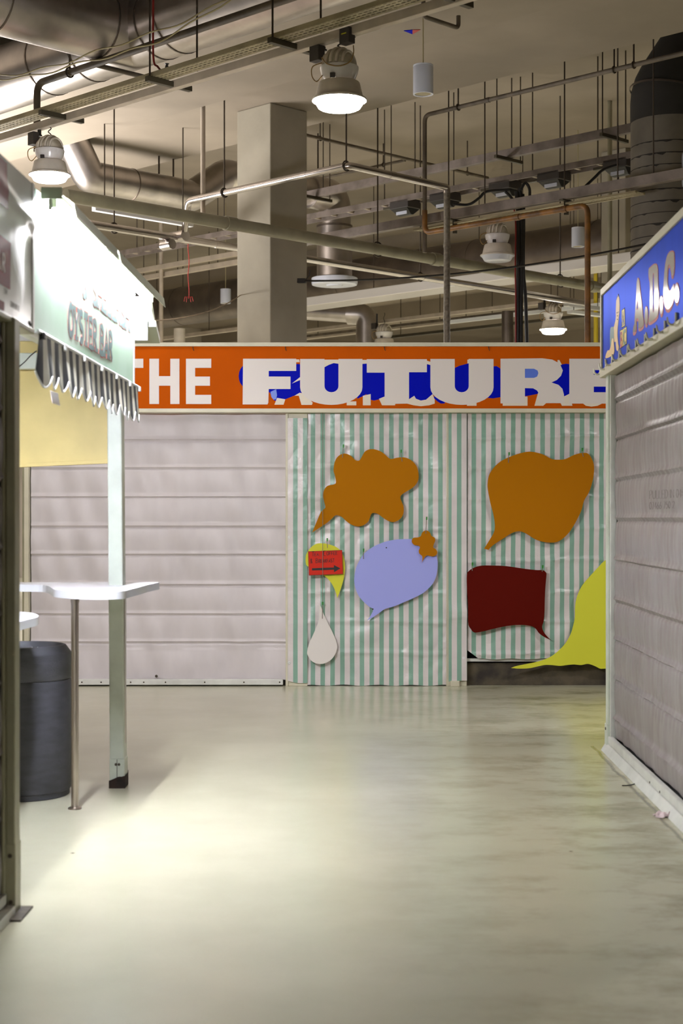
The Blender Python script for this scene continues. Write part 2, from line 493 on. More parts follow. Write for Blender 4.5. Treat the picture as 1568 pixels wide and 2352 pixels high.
M['cord'] = mat('pale_cord', (150, 130, 104), 0.7)
M['redribbon'] = mat('red_ribbon', (190, 50, 44), 0.6)
M['backboard'] = mat('stall_side_board', (120, 116, 104), 0.6)
# ================================================================== the hall
def QP(p, q, z):
    r = A_ * p + B_ * q
    return Vector((r.x, r.y, z))
def slab(p0, p1, q0, q1, z0, z1):
    c = [(p0, q0), (p1, q0), (p1, q1), (p0, q1)]
    return MB().hexa([QP(a, b, z0) for a, b in c], [QP(a, b, z1) for a, b in c])
PW, Q0, Q1 = 34, -10, 44
structure('floor', slab(-PW, PW, Q0, Q1, -0.2, 0.0), M['floor'])
structure('ceiling', slab(-PW, PW, Q0, 10.84, 5.85, 7.1), M['concrete'])
structure('ceiling', slab(-PW, PW, 10.84, 12.63, 6.0, 7.1), M['concrete'])
structure('ceiling', slab(-PW, PW, 12.63, Q1, 6.75, 7.1), M['concrete'])
structure('wall_front', slab(-PW, PW, Q0 - 0.3, Q0, -0.2, 7.1), M['wall'])
structure('wall_back', slab(-PW, PW, Q1, Q1 + 0.3, -0.2, 7.1), M['wall'])
structure('wall_left', slab(PW, PW + 0.3, Q0, Q1, -0.2, 7.1), M['wall'])
structure('wall_right', slab(-PW - 0.3, -PW, Q0, Q1, -0.2, 7.1), M['wall'])
# beams dropping from the far slab
for qa, qb, zb in ((21.6, 22.6, 6.3), (28.5, 29.7, 6.3), (36.0, 37.2, 6.25)):
    structure('trim_1', slab(-PW, PW, qa, qb, zb, 6.75), M['concrete'])
def column(px, Y, side, z1, label):
    c = V(px, 1190, Y); c.z = 0
    pts = [c, c + B_ * side, c + B_ * side + A_ * side, c + A_ * side]
    top = [p + Vector((0, 0, z1)) for p in pts]
    o = obj('concrete_column', MB().hexa(pts, top), M['column'], bevel=0.012)
    return tag(o, label, 'column')
column(621, 17.2, 0.55, 6.0, 'square concrete column rising behind the orange sign to the ceiling')
column(1436, 22.5, 0.42, 6.75, 'distant concrete column beside the large painted duct on the right')

# ================================================================== stalls at the end of the aisle
YB = 14.22
def PB(px, py, Y=YB):
    return V(px, py, Y)
def sheet_y(x, z):
    return noise.noise(Vector((x * 3.1, 0.3, z * 3.7))) * 0.5 + noise.noise(Vector((x * 9, 4.3, z * 5))) * 0.22
def shutter_wall(nm, x0, x1, z0, z1, yfn, seams, mtl, parent, nu=140, nv=230, wr=0.026, axis='x'):
    """a roller curtain hung in folds: ridges at the seams, soft wrinkles between"""
    def disp(u, z):
        d = 0.0
        for s_ in seams:
            t = (z - s_)
            if abs(t) < 0.03:
                d += 0.013 * math.cos(t / 0.03 * PI / 2) ** 2
            if -0.024 < t < -0.004: d -= 0.012
        pos = min(((z - s_) / 0.26 for s_ in seams if z >= s_), default=(z - z0) / 0.26)
        d += 0.01 * math.sin(PI * min(max(pos, 0), 1))
        d += wr * 1.3 * noise.noise(Vector((u * 5.5 + 1.5 * z, z * 1.6, 1.7)))
        d += wr * 0.6 * noise.noise(Vector((u * 2.0, z * 2.6, 5.1)))
        return d
    def fn(a, b):
        u = x0 + (x1 - x0) * a
        z = z0 + (z1 - z0) * b
        return yfn(u, z, disp(u, z))
    mb = MB().grid(fn, nu, nv)
    mb.keep = True
    return obj(nm, mb, mtl, parent, smooth=50)

st = thing('market_stall', 'closed market stall with a pale slatted shutter left of the striped sheeting', 'market stall', (PB(360, 1575).x, YB, 0))
xl, xr = PB(70, 0).x, PB(656, 0).x
seams = [CAMZ + (HY - y) / 256.7 for y in (1008, 1074, 1139, 1207, 1272, 1341, 1410, 1475)]
shutter_wall('shutter', xl, xr, 0.05, 2.46, lambda u, z, d: Vector((u, YB + 0.03 - d - (0.012 * max(0, math.sin(u * 9.5 + 1)) if z < 0.33 else 0), z)), seams, M['shutter'], st)
obj('post', MB().box(PB(52, 0).x, PB(57, 0).x, YB - 0.02, YB + 0.1, 0, 2.46), M['olive'], st, bevel=0.004)
obj('post', MB().box(PB(57.5, 0).x, PB(68, 0).x, YB - 0.05, YB + 0.1, 0, 2.46), M['cream'], st, bevel=0.004)
obj('post', MB().box(PB(656, 0).x, PB(662, 0).x, YB - 0.04, YB + 0.1, 0, 2.46), M['cream'], st, bevel=0.003)
br_ = obj('bottom_rail', MB().box(xl, PB(650, 0).x, YB - 0.05, YB + 0.03, 0.012, 0.062), M['rail'], st, bevel=0.004)
for px in (188, 232, 300, 330, 380, 470, 560, 642):
    p = PB(px, 1567, YB - 0.05)
    obj('screw', MB().lathe([(0.0, 0.004), (0.006, 0.003), (0.007, 0)], p, 10, (0, -1, 0)), M['screw'], br_, smooth=40)
p = PB(359, 1553, YB - 0.012)
obj('lock_hole', MB().lathe([(0.0, 0.012), (0.011, 0.012), (0.013, 0.0)], p, 14, (0, -1, 0)), M['screw'], st, smooth=40)
obj('body', MB().box(PB(52, 0).x, PB(660, 0).x, YB + 0.11, YB + 0.14, 0.0, 2.46), M['backboard'], st)

# striped stall
sb = thing('market_stall', 'market stall frame behind the green and white striped sheeting', 'market stall', (PB(1030, 1575).x, YB, 0))
for a, b in ((662, 706), (1024, 1071)):
    obj('post', MB().box(PB(a, 0).x, PB(b, 0).x, YB - 0.03, YB + 0.1, 0.0, 2.46), M['cream'], sb, bevel=0.004)
obj('foot_block', MB().box(PB(1033, 0).x, PB(1054, 0).x, YB - 0.075, YB - 0.031, 0.0, 0.05), M['cream'], sb, bevel=0.004)
obj('batten', MB().box(PB(1072, 0).x, PB(1470, 0).x, YB + 0.012, YB + 0.05, 0.215, 0.243), M['rail'], sb, bevel=0.003)
obj('plinth', MB().box(PB(1072, 0).x, PB(1470, 0).x, YB + 0.05, YB + 0.12, 0.0, 0.2), M['plinth'], sb, bevel=0.004)
obj('body', MB().box(PB(662, 0).x, PB(1480, 0).x, YB + 0.13, YB + 0.16, 0.0, 2.46), M['dark'], sb)
obj('post', MB().box(PB(1470, 0).x, PB(1482, 0).x, YB - 0.03, YB + 0.1, 0.0, 2.46), M['cream'], sb, bevel=0.004)

def tarp(nm, pxl, pxr, pyt, pyb, Y, label, phase, amp=0.032, extra=None, ragged=0.004, bulge=0.0, nu=90, nv=130):
    x0, x1 = PB(pxl, 0).x, PB(pxr, 0).x
    z1, z0 = CAMZ + (HY - pyt) / 256.7, CAMZ + (HY - pyb) / 256.7
    sd = pxl * 0.37
    def fn(a, b):
        x = x0 + (x1 - x0) * a
        zb = z0 + ragged * math.sin(x * 21 + sd) + (extra[0](a) if extra else 0)
        z = zb + (z1 - zb) * b
        d = amp * (sheet_y(x + sd, z) + 0.55 * noise.noise(Vector((x * 1.4 + sd, z * 0.6, 2.0))))
        d += 0.3 * amp * abs(noise.noise(Vector(((x - z) * 7 + sd, (x + z) * 3, 3.0)))) + 0.5 * amp * abs(noise.noise(Vector(((x + z) * 5 + sd, (x - z) * 2.2, 8.0))))
        for c in (0.29, 0.57, 0.83, 1.12, 1.40, 1.68, 1.95, 2.22):   # fold creases across the sheet
            t = z - c - 0.01 * math.sin(x * 3 + sd)
            if abs(t) < 0.025: d += amp * 0.45 * (1 - abs(t) / 0.025)
        if extra and len(extra) > 1: d += extra[1](a, z)
        return Vector((x, Y - max(-0.012, d) - 0.014, z))
    mb = MB().grid(fn, nu, nv)
    mb.keep = True
    o = obj(nm, mb, stripes(nm + '_stripes', (132, 170, 152), (218, 210, 208), 'X', 0.0876, 0.46, phase, rough=0.3, bump=0.6, var=0.18), None, smooth=60)
    return tag(o, label, 'striped sheet', 'green and white striped sheets')
tarp('striped_sheet', 699, 1024, 946, 1573.5, YB, 'widest striped sheet, hanging to the floor behind the lavender bubble', 0.56)
tarp('striped_sheet', 661, 706, 961, 1567, YB - 0.03, 'narrow striped strip on the post beside the pale slatted shutter', 0.42, amp=0.006, nu=24,
     extra=(lambda a: 0.03 * max(0, 0.45 - a),))
def kink(a, z):
    t = z - 0.66
    return 0.03 * math.exp(-(t / 0.06) ** 2) + (0.012 if z < 0.63 else 0)
tarp('striped_sheet', 1029, 1071, 946, 1563, YB - 0.03, 'narrow striped strip between the two wide sheets, kinked low down', 0.05, amp=0.006, nu=24,
     extra=(lambda a: 0.0, kink))
tarp('striped_sheet', 1073, 1466, 946, 1513, YB, 'right striped sheet ending above the dirty plinth, corner lifted at left', 0.3, nu=110, amp=0.034,
     extra=(lambda a: max(0, 0.062 - a) * 1.25,))
for px, py in ((664, 1234), (664, 1522), (1064, 1511)):
    e = PB(px, py, YB - 0.052)
    tag(obj('eyelet', MB().lathe([(0.004, 0.004), (0.009, 0.005), (0.012, 0.0)], e, 14, (0, -1, 0)), M['clip'], None, smooth=40),
        {1234: 'eyelet halfway up the strip beside the slatted shutter', 1522: 'eyelet low on the strip beside the slatted shutter',
         1511: 'eyelet low on the kinked striped strip'}[py], 'eyelet')

# ---------------------------------------------------------------- the orange sign
YS = 14.08
sg = thing('sign_board', 'long orange sign board with THE FUTURE in white block letters', 'sign', (PB(760, 0).x, YS, 2.445))
s_px = (F / YS)
def SX(px): return (px - CX) / s_px
def SZ(py): return CAMZ + (HY - py) / s_px
def smap(px, py, d): return Vector((SX(px), YS - d, SZ(py)))
obj('panel', MB().box(SX(60), SX(1470), YS, YS + 0.12, SZ(947), SZ(788)), M['orange'], sg)
fr = MB()
for a in ((SX(58), SX(1472), SZ(796), SZ(787)), (SX(58), SX(1472), SZ(947.5), SZ(938.5))):
    obj('frame_rail', MB().box(a[0], a[1], YS - 0.02, YS + 0.125, a[2], a[3]), M['cream'], sg, bevel=0.003)
for px in (444, 656, 883, 1122):
    y = 800
    obj('hook', MB().tube([smap(px - 1, 797, 0.0), smap(px - 1, 797, 0.02), smap(px, 803, 0.022), smap(px + 1.5, 806, 0.014)], 0.003, 6), M['screw'], sg, smooth=60)
blue = [
    arc(567, 864, 19, 27, 90, 270, 10) + [(590, 837), (590, 891)][::-1],
    [(600, 850), (660, 838), (684, 836), (700, 838), (700, 900), (690, 903), (655, 917), (640, 921), (630, 920), (623, 912), (621, 904), (617, 900), (600, 895)],
    [(738, 846), (755, 838), (766, 834), (784, 835), (784, 905), (738, 905)],
    [(828, 836), (842, 834), (890, 833), (890, 912), (872, 917), (858, 920), (848, 917), (842, 911), (841, 905), (833, 910), (820, 916)],
    [(930, 836), (978, 835), (989, 838), (996, 850), (996, 905), (978, 918), (966, 920), (955, 916), (951, 909), (939, 917), (930, 917)],
    [(994, 912), (1004, 922), (1012, 927), (1021, 926.5), (1022, 915), (1005, 908)],
    [(1040, 847), (1055, 840), (1082, 833), (1082, 906), (1040, 906)],
    [(1128, 842), (1140, 841), (1148, 846), (1156, 856), (1156, 911), (1132, 915), (1120, 914)],
    [(1200, 888), (1244, 888), (1244, 900), (1238, 904), (1206, 910), (1200, 910)],
    [(1258, 879), (1280, 845), (1290, 837), (1300, 835.5), (1312, 837), (1312, 904), (1295, 910), (1285, 892)],
    [(1358, 846), (1420, 846), (1420, 905), (1358, 905)],
]
for k, b in enumerate(blue):
    obj('blue_shape', MB().prism(b, (), smap, 0.0, 0.0012), M['blue'], sg)
obj('pale_blue_shape', MB().prism([(1200, 843), (1242, 843), (1242, 872), (1200, 872)], (), smap, 0.0, 0.0013), M['bluelight'], sg)
obj('pale_blue_shape', MB().prism([(621, 900), (634, 894), (636, 908), (634, 917), (628, 918), (623, 912)], (), smap, 0.0, 0.0016), M['bluelight'], sg)
frag = [
    [(630, 929.5), (636, 914), (655, 917), (651, 929.5)],
    [(676, 909), (688, 902), (700, 905), (718, 925), (716, 930), (692, 930), (686, 909)],
    [(796, 922), (818, 922), (818, 931), (796, 931)],
    [(833, 909), (851, 905), (851, 931), (833, 931)],
    [(870, 916), (890, 908), (908, 922), (907, 931), (877, 931)],
    [(930, 922), (939, 917), (951, 909), (955, 916), (966, 920), (978, 918), (993, 905), (998, 918), (998, 927), (985, 931), (966, 933), (950, 931), (930, 926)],
    [(1072, 924), (1094, 924), (1094, 932), (1072, 932)],
    [(1154, 920), (1205, 911), (1211, 911), (1211, 932), (1154, 932)],
    [(1227, 932), (1235, 903), (1244, 902), (1256, 924), (1247, 932)],
    [(1286, 924), (1294, 911), (1308, 904), (1314, 932), (1290, 932)],
    [(1335, 924), (1384, 924), (1381, 927.5), (1372, 932), (1358, 934), (1345, 932)],
    [(676, 825.5), (687, 825.5), (688, 832), (676, 832)],
    [(740, 826), (780, 826), (780, 836), (766, 834), (755, 838), (740, 846)],
    [(830, 826.5), (844, 826.5), (844, 835), (830, 836)],
    [(976, 827), (988, 831), (990, 839), (976, 835)],
    [(670, 881), (691, 864.5), (691, 872)],
    [(1073, 826), (1080, 826), (1080, 834), (1073, 835)],
    [(1280, 827), (1284, 827), (1290, 838), (1280, 838)],
]
for b in frag:
    obj('letter_fragment', MB().prism(b, (), smap, 0.0, 0.0018), M['letterold'], sg)
def u_shape(l, il, ir, r, top, cy, ry):
    cx = (l + r) / 2; ic = (il + ir) / 2; ri = (ir - il) / 2
    return ([(l, top), (il, top), (il, 887)] + [(ic - ri * math.cos(t * PI / 10), 887 + 14 * math.sin(t * PI / 10)) for t in range(1, 10)] + [(ir, 887), (ir, top), (r, top), (r, cy)]
            + [(cx + (r - cx) * math.cos(t * PI / 16), cy + ry * math.sin(t * PI / 16)) for t in range(1, 16)] + [(l, cy)])
letters = [
    [(262, 824), (329, 824), (329, 845), (307, 845), (307, 928), (285, 928), (285, 845), (262, 845)],
    [(343, 824), (365, 824), (365, 864), (391, 864), (391, 824), (412, 824), (412, 928), (391, 928), (391, 886), (365, 886), (365, 928), (343, 928)],
    [(427, 824), (485, 824), (485, 845), (448, 845), (448, 865), (482, 865), (482, 886), (448, 886), (448, 907), (485, 907), (485, 928), (427, 928)],
    [(558, 824), (680, 824), (680, 852), (617, 852), (617, 865), (667, 865), (667, 893.5), (617, 893.5), (616, 925), (614, 929), (557, 929)],
    u_shape(689, 745, 777, 832, 824.5, 890, 40),
    [(842, 825), (980, 825), (980, 855), (939, 855), (939, 927), (883, 928), (883, 856), (842, 856)],
    u_shape(988, 1044, 1076, 1133, 824.5, 890, 40),
    [(1149, 824), (1245, 823), (1268, 826), (1285, 835), (1292, 851), (1288, 863), (1278, 873), (1266, 878.5), (1282, 884), (1291, 893), (1294.5, 906), (1295, 926), (1238, 926), (1238, 906), (1233, 897), (1224, 892), (1205, 891.5), (1205, 926.5), (1149, 926.5)],
    [(1307, 824), (1412, 824), (1412, 850), (1363, 850), (1363, 861), (1405, 861), (1405, 888), (1363, 888), (1363, 901), (1414, 901), (1414, 927), (1307, 927)],
]
for k, b in enumerate(letters):
    hs = ()
    if k == 7:
        hs = ([(1205, 847), (1226, 847), (1234, 851), (1236, 857), (1233, 865), (1226, 868), (1205, 868)],)
    obj('letter', MB().prism(b, hs, smap, 0.0, 0.003), M['letter'], sg)

# ---------------------------------------------------------------- card speech bubbles
def crop(ox, oy, s):
    return lambda pts: [(ox + x / s, oy + y / s) for x, y in pts]
def bubble(nm, pts, sharp, Y, mtl, label, cat, pegs=(), holes=(), n=4, thick=0.008, cord=None):
    sp = F / Y
    def mp(px, py, d): return Vector(((px - CX) / sp, Y - d, CAMZ + (HY - py) / sp))
    loop = smooth_loop(pts, sharp, n) if n else pts
    ys = [p[1] for p in loop]; xs = [p[0] for p in loop]
    t = thing(nm, label, cat, mp((min(xs) + max(xs)) / 2, max(ys), 0))
    obj('card', MB().prism(loop, (), mp, -thick, 0.0), M[mtl], t)
    for (hx, hy, tx, ty) in pegs:
        st_ = obj('string', MB().tube([mp(hx, hy, 0.004), mp((hx + tx) / 2, (hy + ty) / 2, 0.002), mp(tx, ty, 0.006)], 0.0035, 6), M['string'], t, smooth=60)
        a, b = mp(tx, ty, 0.012), mp(tx, ty - 7, 0.014)
        obj('peg', MB().beam(a, b, 0.009, 0.014, Vector((0, 1, 0))).beam(a + Vector((0.003, -0.004, 0)), b + Vector((0.004, -0.01, 0)), 0.007, 0.006, Vector((0, 1, 0))), M['peg'], st_)
    for h in holes:
        obj('hole', MB().lathe([(0.0, 0.001), (0.006, 0.001), (0.006, -0.001)], mp(h[0], h[1], 0.0), 10, (0, -1, 0)), M['ink'], t)
    if cord:
        obj('cord', MB().tube([mp(x, y, d) for x, y, d in cord], 0.003, 6), M['string'], t, smooth=60)
    return t, mp
c3, c4, c5, c6 = crop(640, 960, 3.5636), crop(640, 1200, 3.5636), crop(1040, 960, 3.6737), crop(690, 1240, 13.067)
YC = YB - 0.075
bubble('speech_bubble', c3([(273, 938), (305, 860), (345, 770), (380, 735), (372, 690), (363, 640), (370, 590), (400, 555), (465, 535), (458, 470), (448, 430), (455, 370), (475, 325), (510, 297), (550, 292), (590, 310), (620, 340), (640, 350), (662, 345), (680, 315), (705, 275), (740, 257), (780, 256), (830, 272), (870, 300), (900, 328), (925, 335), (970, 325), (1020, 322), (1065, 335), (1105, 365), (1130, 400), (1143, 450), (1143, 500), (1125, 540), (1090, 575), (1040, 605), (1005, 630), (995, 655), (1008, 690), (1022, 730), (1020, 780), (1000, 820), (965, 845), (930, 852), (890, 840), (850, 815), (810, 785), (775, 778), (755, 790), (745, 820), (730, 850), (700, 875), (660, 888), (620, 883), (580, 865), (545, 838), (515, 810), (485, 797), (460, 800), (430, 828), (390, 862), (340, 895)]),
       (0,), YC, 'bubble_orange', 'large ochre cloud shaped card speech bubble on the wide striped sheet', 'speech bubble', ((786, 1051, 788, 1028), (923, 1060, 920.5, 1040)))
bubble('speech_bubble', c4([(723, 803), (750, 765), (772, 712), (740, 690), (690, 645), (650, 595), (625, 530), (617, 470), (625, 400), (645, 340), (690, 265), (740, 220), (800, 185), (880, 155), (960, 140), (1040, 136), (1120, 140), (1200, 165), (1260, 210), (1295, 290), (1300, 360), (1288, 440), (1260, 500), (1215, 550), (1170, 585), (1100, 620), (1020, 655), (940, 688), (870, 708), (830, 735), (780, 770)]),
       (0,), YC, 'bubble_lav', 'large lavender card speech bubble with a tail at lower left', 'speech bubble', ((834.5, 1284, 834.5, 1267),), ((887, 1258), (856, 1399)))
bubble('speech_bubble', c4([(1168, 328), (1175, 300), (1172, 275), (1150, 255), (1145, 230), (1155, 205), (1140, 190), (1110, 185), (1090, 165), (1090, 140), (1105, 125), (1140, 122), (1162, 110), (1175, 80), (1205, 65), (1235, 80), (1250, 110), (1275, 125), (1280, 150), (1268, 180), (1265, 205), (1285, 220), (1297, 245), (1285, 270), (1255, 278), (1215, 270), (1195, 285), (1180, 310)]),
       (0,), YC - 0.022, 'bubble_orange', 'small ochre star shaped speech bubble overlapping the lavender one', 'speech bubble', ((977.5, 1226, 979, 1194),))
bubble('speech_bubble', c6([(1098, 1755), (1075, 1640), (1020, 1480), (930, 1310), (820, 1170), (680, 1060), (480, 960), (300, 850), (220, 795), (165, 740), (150, 600), (165, 450), (230, 330), (330, 210), (450, 130), (600, 100), (760, 115), (900, 150), (1050, 205), (1180, 300), (1270, 440), (1320, 640), (1335, 850), (1310, 1100), (1240, 1370), (1160, 1600)]),
       (0,), YC, 'bubble_yellow', 'small yellow card speech bubble behind the red tea and coffee sign', 'speech bubble', ((752, 1259, 751, 1243),))
bubble('speech_bubble', c5([(262, 1103), (305, 1035), (345, 965), (353, 900), (340, 810), (315, 715), (295, 610), (292, 550), (305, 480), (340, 425), (390, 375), (450, 340), (540, 305), (620, 286), (680, 287), (760, 308), (830, 345), (890, 352), (950, 345), (1020, 312), (1080, 296), (1130, 297), (1160, 325), (1185, 380), (1190, 440), (1180, 520), (1150, 620), (1105, 700), (1085, 775), (1050, 850), (1020, 905), (980, 965), (930, 1015), (880, 1045), (830, 1052), (760, 1045), (690, 1022), (640, 990), (590, 963), (545, 957), (490, 975), (420, 1020), (350, 1065), (320, 1090), (300, 1113)]),
       (0, 44), YC, 'bubble_orange', 'large rounded ochre speech bubble above the maroon one on the right sheet', 'speech bubble', ((1167, 1063, 1168, 1046), (1339, 1049, 1336, 1036)))
bubble('speech_bubble', c5([(117, 1325), (135, 1290), (180, 1262), (240, 1246), (330, 1245), (450, 1250), (600, 1272), (700, 1283), (760, 1285), (785, 1305), (788, 1330), (780, 1420), (775, 1520), (772, 1640), (765, 1715), (752, 1760), (765, 1805), (800, 1850), (832, 1877), (770, 1848), (725, 1815), (700, 1780), (665, 1758), (600, 1748), (520, 1748), (430, 1760), (330, 1782), (250, 1802), (180, 1810), (150, 1780), (130, 1740), (128, 1640), (125, 1540), (118, 1440)]),
       (18,), YC, 'bubble_red', 'maroon square cornered card speech bubble low on the right sheet', 'speech bubble', ((1084, 1311, 1084, 1299), (1244.5, 1313, 1245, 1305)))
bubble('speech_bubble', c5([(1280, 1205), (1230, 1255), (1160, 1330), (1100, 1400), (1065, 1460), (1040, 1530), (1030, 1600), (1027, 1690), (1010, 1770), (990, 1830), (950, 1900), (900, 1955), (840, 2005), (780, 2035), (700, 2060), (600, 2080), (530, 2095), (490, 2110), (560, 2115), (640, 2112), (700, 2100), (770, 2085), (830, 2085), (900, 2092), (960, 2085), (1020, 2080), (1080, 2085), (1140, 2075), (1200, 2095), (1240, 2115), (1280, 2115), (1380, 2110), (1480, 2060), (1540, 1900), (1560, 1700), (1540, 1450), (1460, 1250), (1360, 1170)]),
       (17,), YC, 'bubble_yellow', 'large yellow speech bubble half hidden behind the right stall', 'speech bubble', ((1400, 1285, 1400, 1270),))
bubble('teardrop_card', c4([(330, 672), (345, 690), (365, 745), (400, 820), (445, 910), (475, 990), (475, 1040), (455, 1090), (420, 1130), (370, 1155), (320, 1157), (270, 1135), (238, 1090), (232, 1060), (245, 1000), (280, 920), (310, 850), (328, 790), (330, 720)]),
       (0,), YC, 'bubble_white', 'white teardrop shaped card hanging low beside the narrow strip', 'card shape', ((740, 1421, 740.5, 1389),),
       cord=[(741, 949, 0.012), (741, 1090, 0.02), (741, 1250, 0.045), (741, 1330, 0.045), (740.5, 1389, 0.012)])

# ---------------------------------------------------------------- stroke lettering
def el(cx, cy, rx, ry, a0, a1, n=10): return arc(cx, cy, rx, ry, a0, a1, n)
SF = {
    'T': (.7, [[(0, 1), (.7, 1)], [(.35, 1), (.35, 0)]]), 'E': (.58, [[(.58, 1), (0, 1), (0, 0), (.58, 0)], [(0, .52), (.48, .52)]]),
    'A': (.7, [[(0, 0), (.35, 1), (.7, 0)], [(.13, .36), (.57, .36)]]), 'C': (.66, [el(.38, .5, .38, .5, 50, 310, 14)]),
    'O': (.74, [el(.37, .5, .37, .5, 90, 450, 20)]), 'F': (.55, [[(.55, 1), (0, 1), (0, 0)], [(0, .52), (.45, .52)]]),
    'B': (.6, [[(0, 0), (0, 1), (.3, 1)] + el(.3, .76, .25, .24, 90, -90, 8) + [(0, .52)], [(0, .52), (.32, .52)] + el(.32, .26, .28, .26, 90, -90, 8) + [(0, 0)]]),
    'R': (.62, [[(0, 0), (0, 1), (.32, 1)] + el(.32, .75, .26, .25, 90, -90, 8) + [(0, .5)], [(.25, .5), (.62, 0)]]),
    'K': (.6, [[(0, 0), (0, 1)], [(.58, 1), (0, .42)], [(.2, .6), (.6, 0)]]),
    'S': (.58, [el(.29, .75, .27, .25, 40, 270, 10) + el(.29, .25, .29, .25, 90, -140, 10)]),
    'Y': (.7, [[(0, 1), (.35, .48), (.7, 1)], [(.35, .48), (.35, 0)]]), 'H': (.68, [[(0, 0), (0, 1)], [(.68, 0), (.68, 1)], [(0, .5), (.68, .5)]]),
    'L': (.55, [[(0, 1), (0, 0), (.55, 0)]]), 'I': (.06, [[(.03, 1), (.03, 0)]]), 'P': (.58, [[(0, 0), (0, 1), (.3, 1)] + el(.3, .74, .27, .26, 90, -90, 8) + [(0, .48)]]),
    'U': (.64, [[(0, 1), (0, .3)] + el(.32, .3, .32, .3, 180, 360, 10) + [(.64, 1)]]), 'D': (.66, [[(0, 0), (0, 1), (.25, 1)] + el(.25, .5, .4, .5, 90, -90, 12) + [(0, 0)]]),
    'N': (.66, [[(0, 0), (0, 1), (.66, 0), (.66, 1)]]), 'M': (.8, [[(0, 0), (0, 1), (.4, .3), (.8, 1), (.8, 0)]]),
    '&': (.66, [[(.66, 0), (.14, .72)] + el(.29, .82, .17, .18, 200, -20, 8) + [(.4, .62), (.1, .42)] + el(.26, .2, .22, .2, 130, 300, 8) + [(.62, .42)]]),
    '0': (.5, [el(.25, .5, .25, .5, 90, 450, 16)]), '1': (.2, [[(0, .8), (.15, 1), (.15, 0)]]), '2': (.5, [el(.25, .75, .25, .25, 160, -30, 8) + [(0, 0), (.5, 0)]]),
    '3': (.5, [el(.22, .76, .24, .24, 140, -90, 8) + el(.22, .26, .28, .26, 90, -140, 8)]), '4': (.54, [[(.4, 0), (.4, 1), (0, .32), (.54, .32)]]),
    '5': (.5, [[(.48, 1), (.06, 1), (.03, .55)] + el(.23, .32, .27, .32, 110, -140, 10)]), '6': (.5, [[(.42, 1), (.08, .5)] + el(.25, .27, .25, .27, 160, -200, 14)]),
    '7': (.5, [[(0, 1), (.5, 1), (.18, 0)]]), '8': (.5, [el(.25, .75, .2, .25, -90, 270, 12), el(.25, .25, .25, .25, 90, 450, 12)]), '9': (.5, [el(.25, .73, .25, .27, -20, 340, 14), [(.5, .7), (.3, 0)]]),
    ':': (.08, [[(.04, .2), (.04, .3)], [(.04, .6), (.04, .7)]]), '.': (.08, [[(.04, 0), (.04, .08)]]), ',': (.08, [[(.05, .06), (.0, -.12)]]), "'": (.08, [[(.05, 1.0), (.03, .8)]]),
}
def strokes(ch, u0, v0, hgt, wide, w, m, d0, d1, serif=0.0):
    """one glyph as a mesh; returns (MB, advance)"""
    adv, lines = SF[ch]
    mb = MB()
    for k, ln in enumerate(lines):
        pts = [(u0 + x * hgt * wide, v0 + y * hgt) for x, y in ln]
        e = 0.00012 * k
        mb.ribbon(pts, w, m, d0, d1 + e)
        if serif:
            for (x, y), (x2, y2) in ((pts[0], pts[1]), (pts[-1], pts[-2])):
                if abs(y2 - y) > abs(x2 - x) * 1.2 and (abs(y - v0) < .02 * hgt or abs(y - v0 - hgt) < .02 * hgt):
                    mb.ribbon([(x - serif, y), (x + serif, y)], w * .55, m, d0, d1 + e + 0.0001)
    return mb, adv * hgt * wide
def write(text, u0, v0, hgt, wide, w, gap, m, d0, d1, mtl, parent, nm='letter', serif=0.0, outline=None, tilt=0.0):
    u = u0
    for ch in text:
        if ch == ' ':
            u += hgt * wide * 0.55
            continue
        vv = v0 + tilt * (u - u0)
        if outline:
            o, _ = strokes(ch, u, vv, hgt, wide, w + outline[1], m, d0, d1 * 0.6, serif * 1.3 if serif else 0)
            obj('letter_outline', o, outline[0], parent)
        mb, adv = strokes(ch, u, vv, hgt, wide, w, m, d0, d1, serif)
        obj(nm, mb, mtl, parent)
        u += adv + gap
    return u

# red card sign for tea, coffee and breakfast
YT = YC - 0.03
tea_s = F / YT
corners = c6([(225, 345), (1250, 305), (1275, 1030), (250, 1070)])
def tmap(px, py, d): return Vector(((px - CX) / tea_s, YT - d, CAMZ + (HY - py) / tea_s))
tt = thing('tea_sign', 'red card sign with an arrow over the small yellow bubble', 'sign', tmap(747, 1322, 0))
obj('card', MB().prism(corners, (), tmap, -0.006, 0.0), M['tea'], tt)
ed = c6([(232, 352), (1244, 312), (1268, 1023), (257, 1063)])
obj('border', MB().ribbon(ed, 0.8, tmap, 0.0, 0.0008, closed=True), M['ink'], tt)
obj('arrow', MB().prism(c6([(340, 852), (1000, 828), (1000, 755), (1195, 855), (1005, 970), (1002, 895), (345, 918)]), (), tmap, 0.0, 0.002), M['ink'], tt)
def t2(u, v, d):   # u right, v up, in photo pixels from the card's lower left corner, following its slant
    return tmap(709.1 + u, 1321.9 - v - u * 0.039, d)
for txt, u, v, h, wd in (('T', 7.0, 44, 10.5, .75), ('EA', 13.2, 44, 7.6, .75), (',', 25, 44.0, 8, .8), ('C', 33.5, 44, 11.5, .62), ('OFFEE', 41, 45, 8.2, .72)):
    write(txt, u, v, h, wd, 1.05, 1.6, t2, 0.0, 0.0016, M['ink'], tt)
for txt, u, v, h, wd in (('&', 3.2, 28.0, 10, .72), ('B', 16, 28.2, 10.2, .62), ('REAKFAST', 22.5, 28.2, 8.2, .62)):
    write(txt, u, v, h, wd, 1.05, 1.5, t2, 0.0, 0.0016, M['ink'], tt)
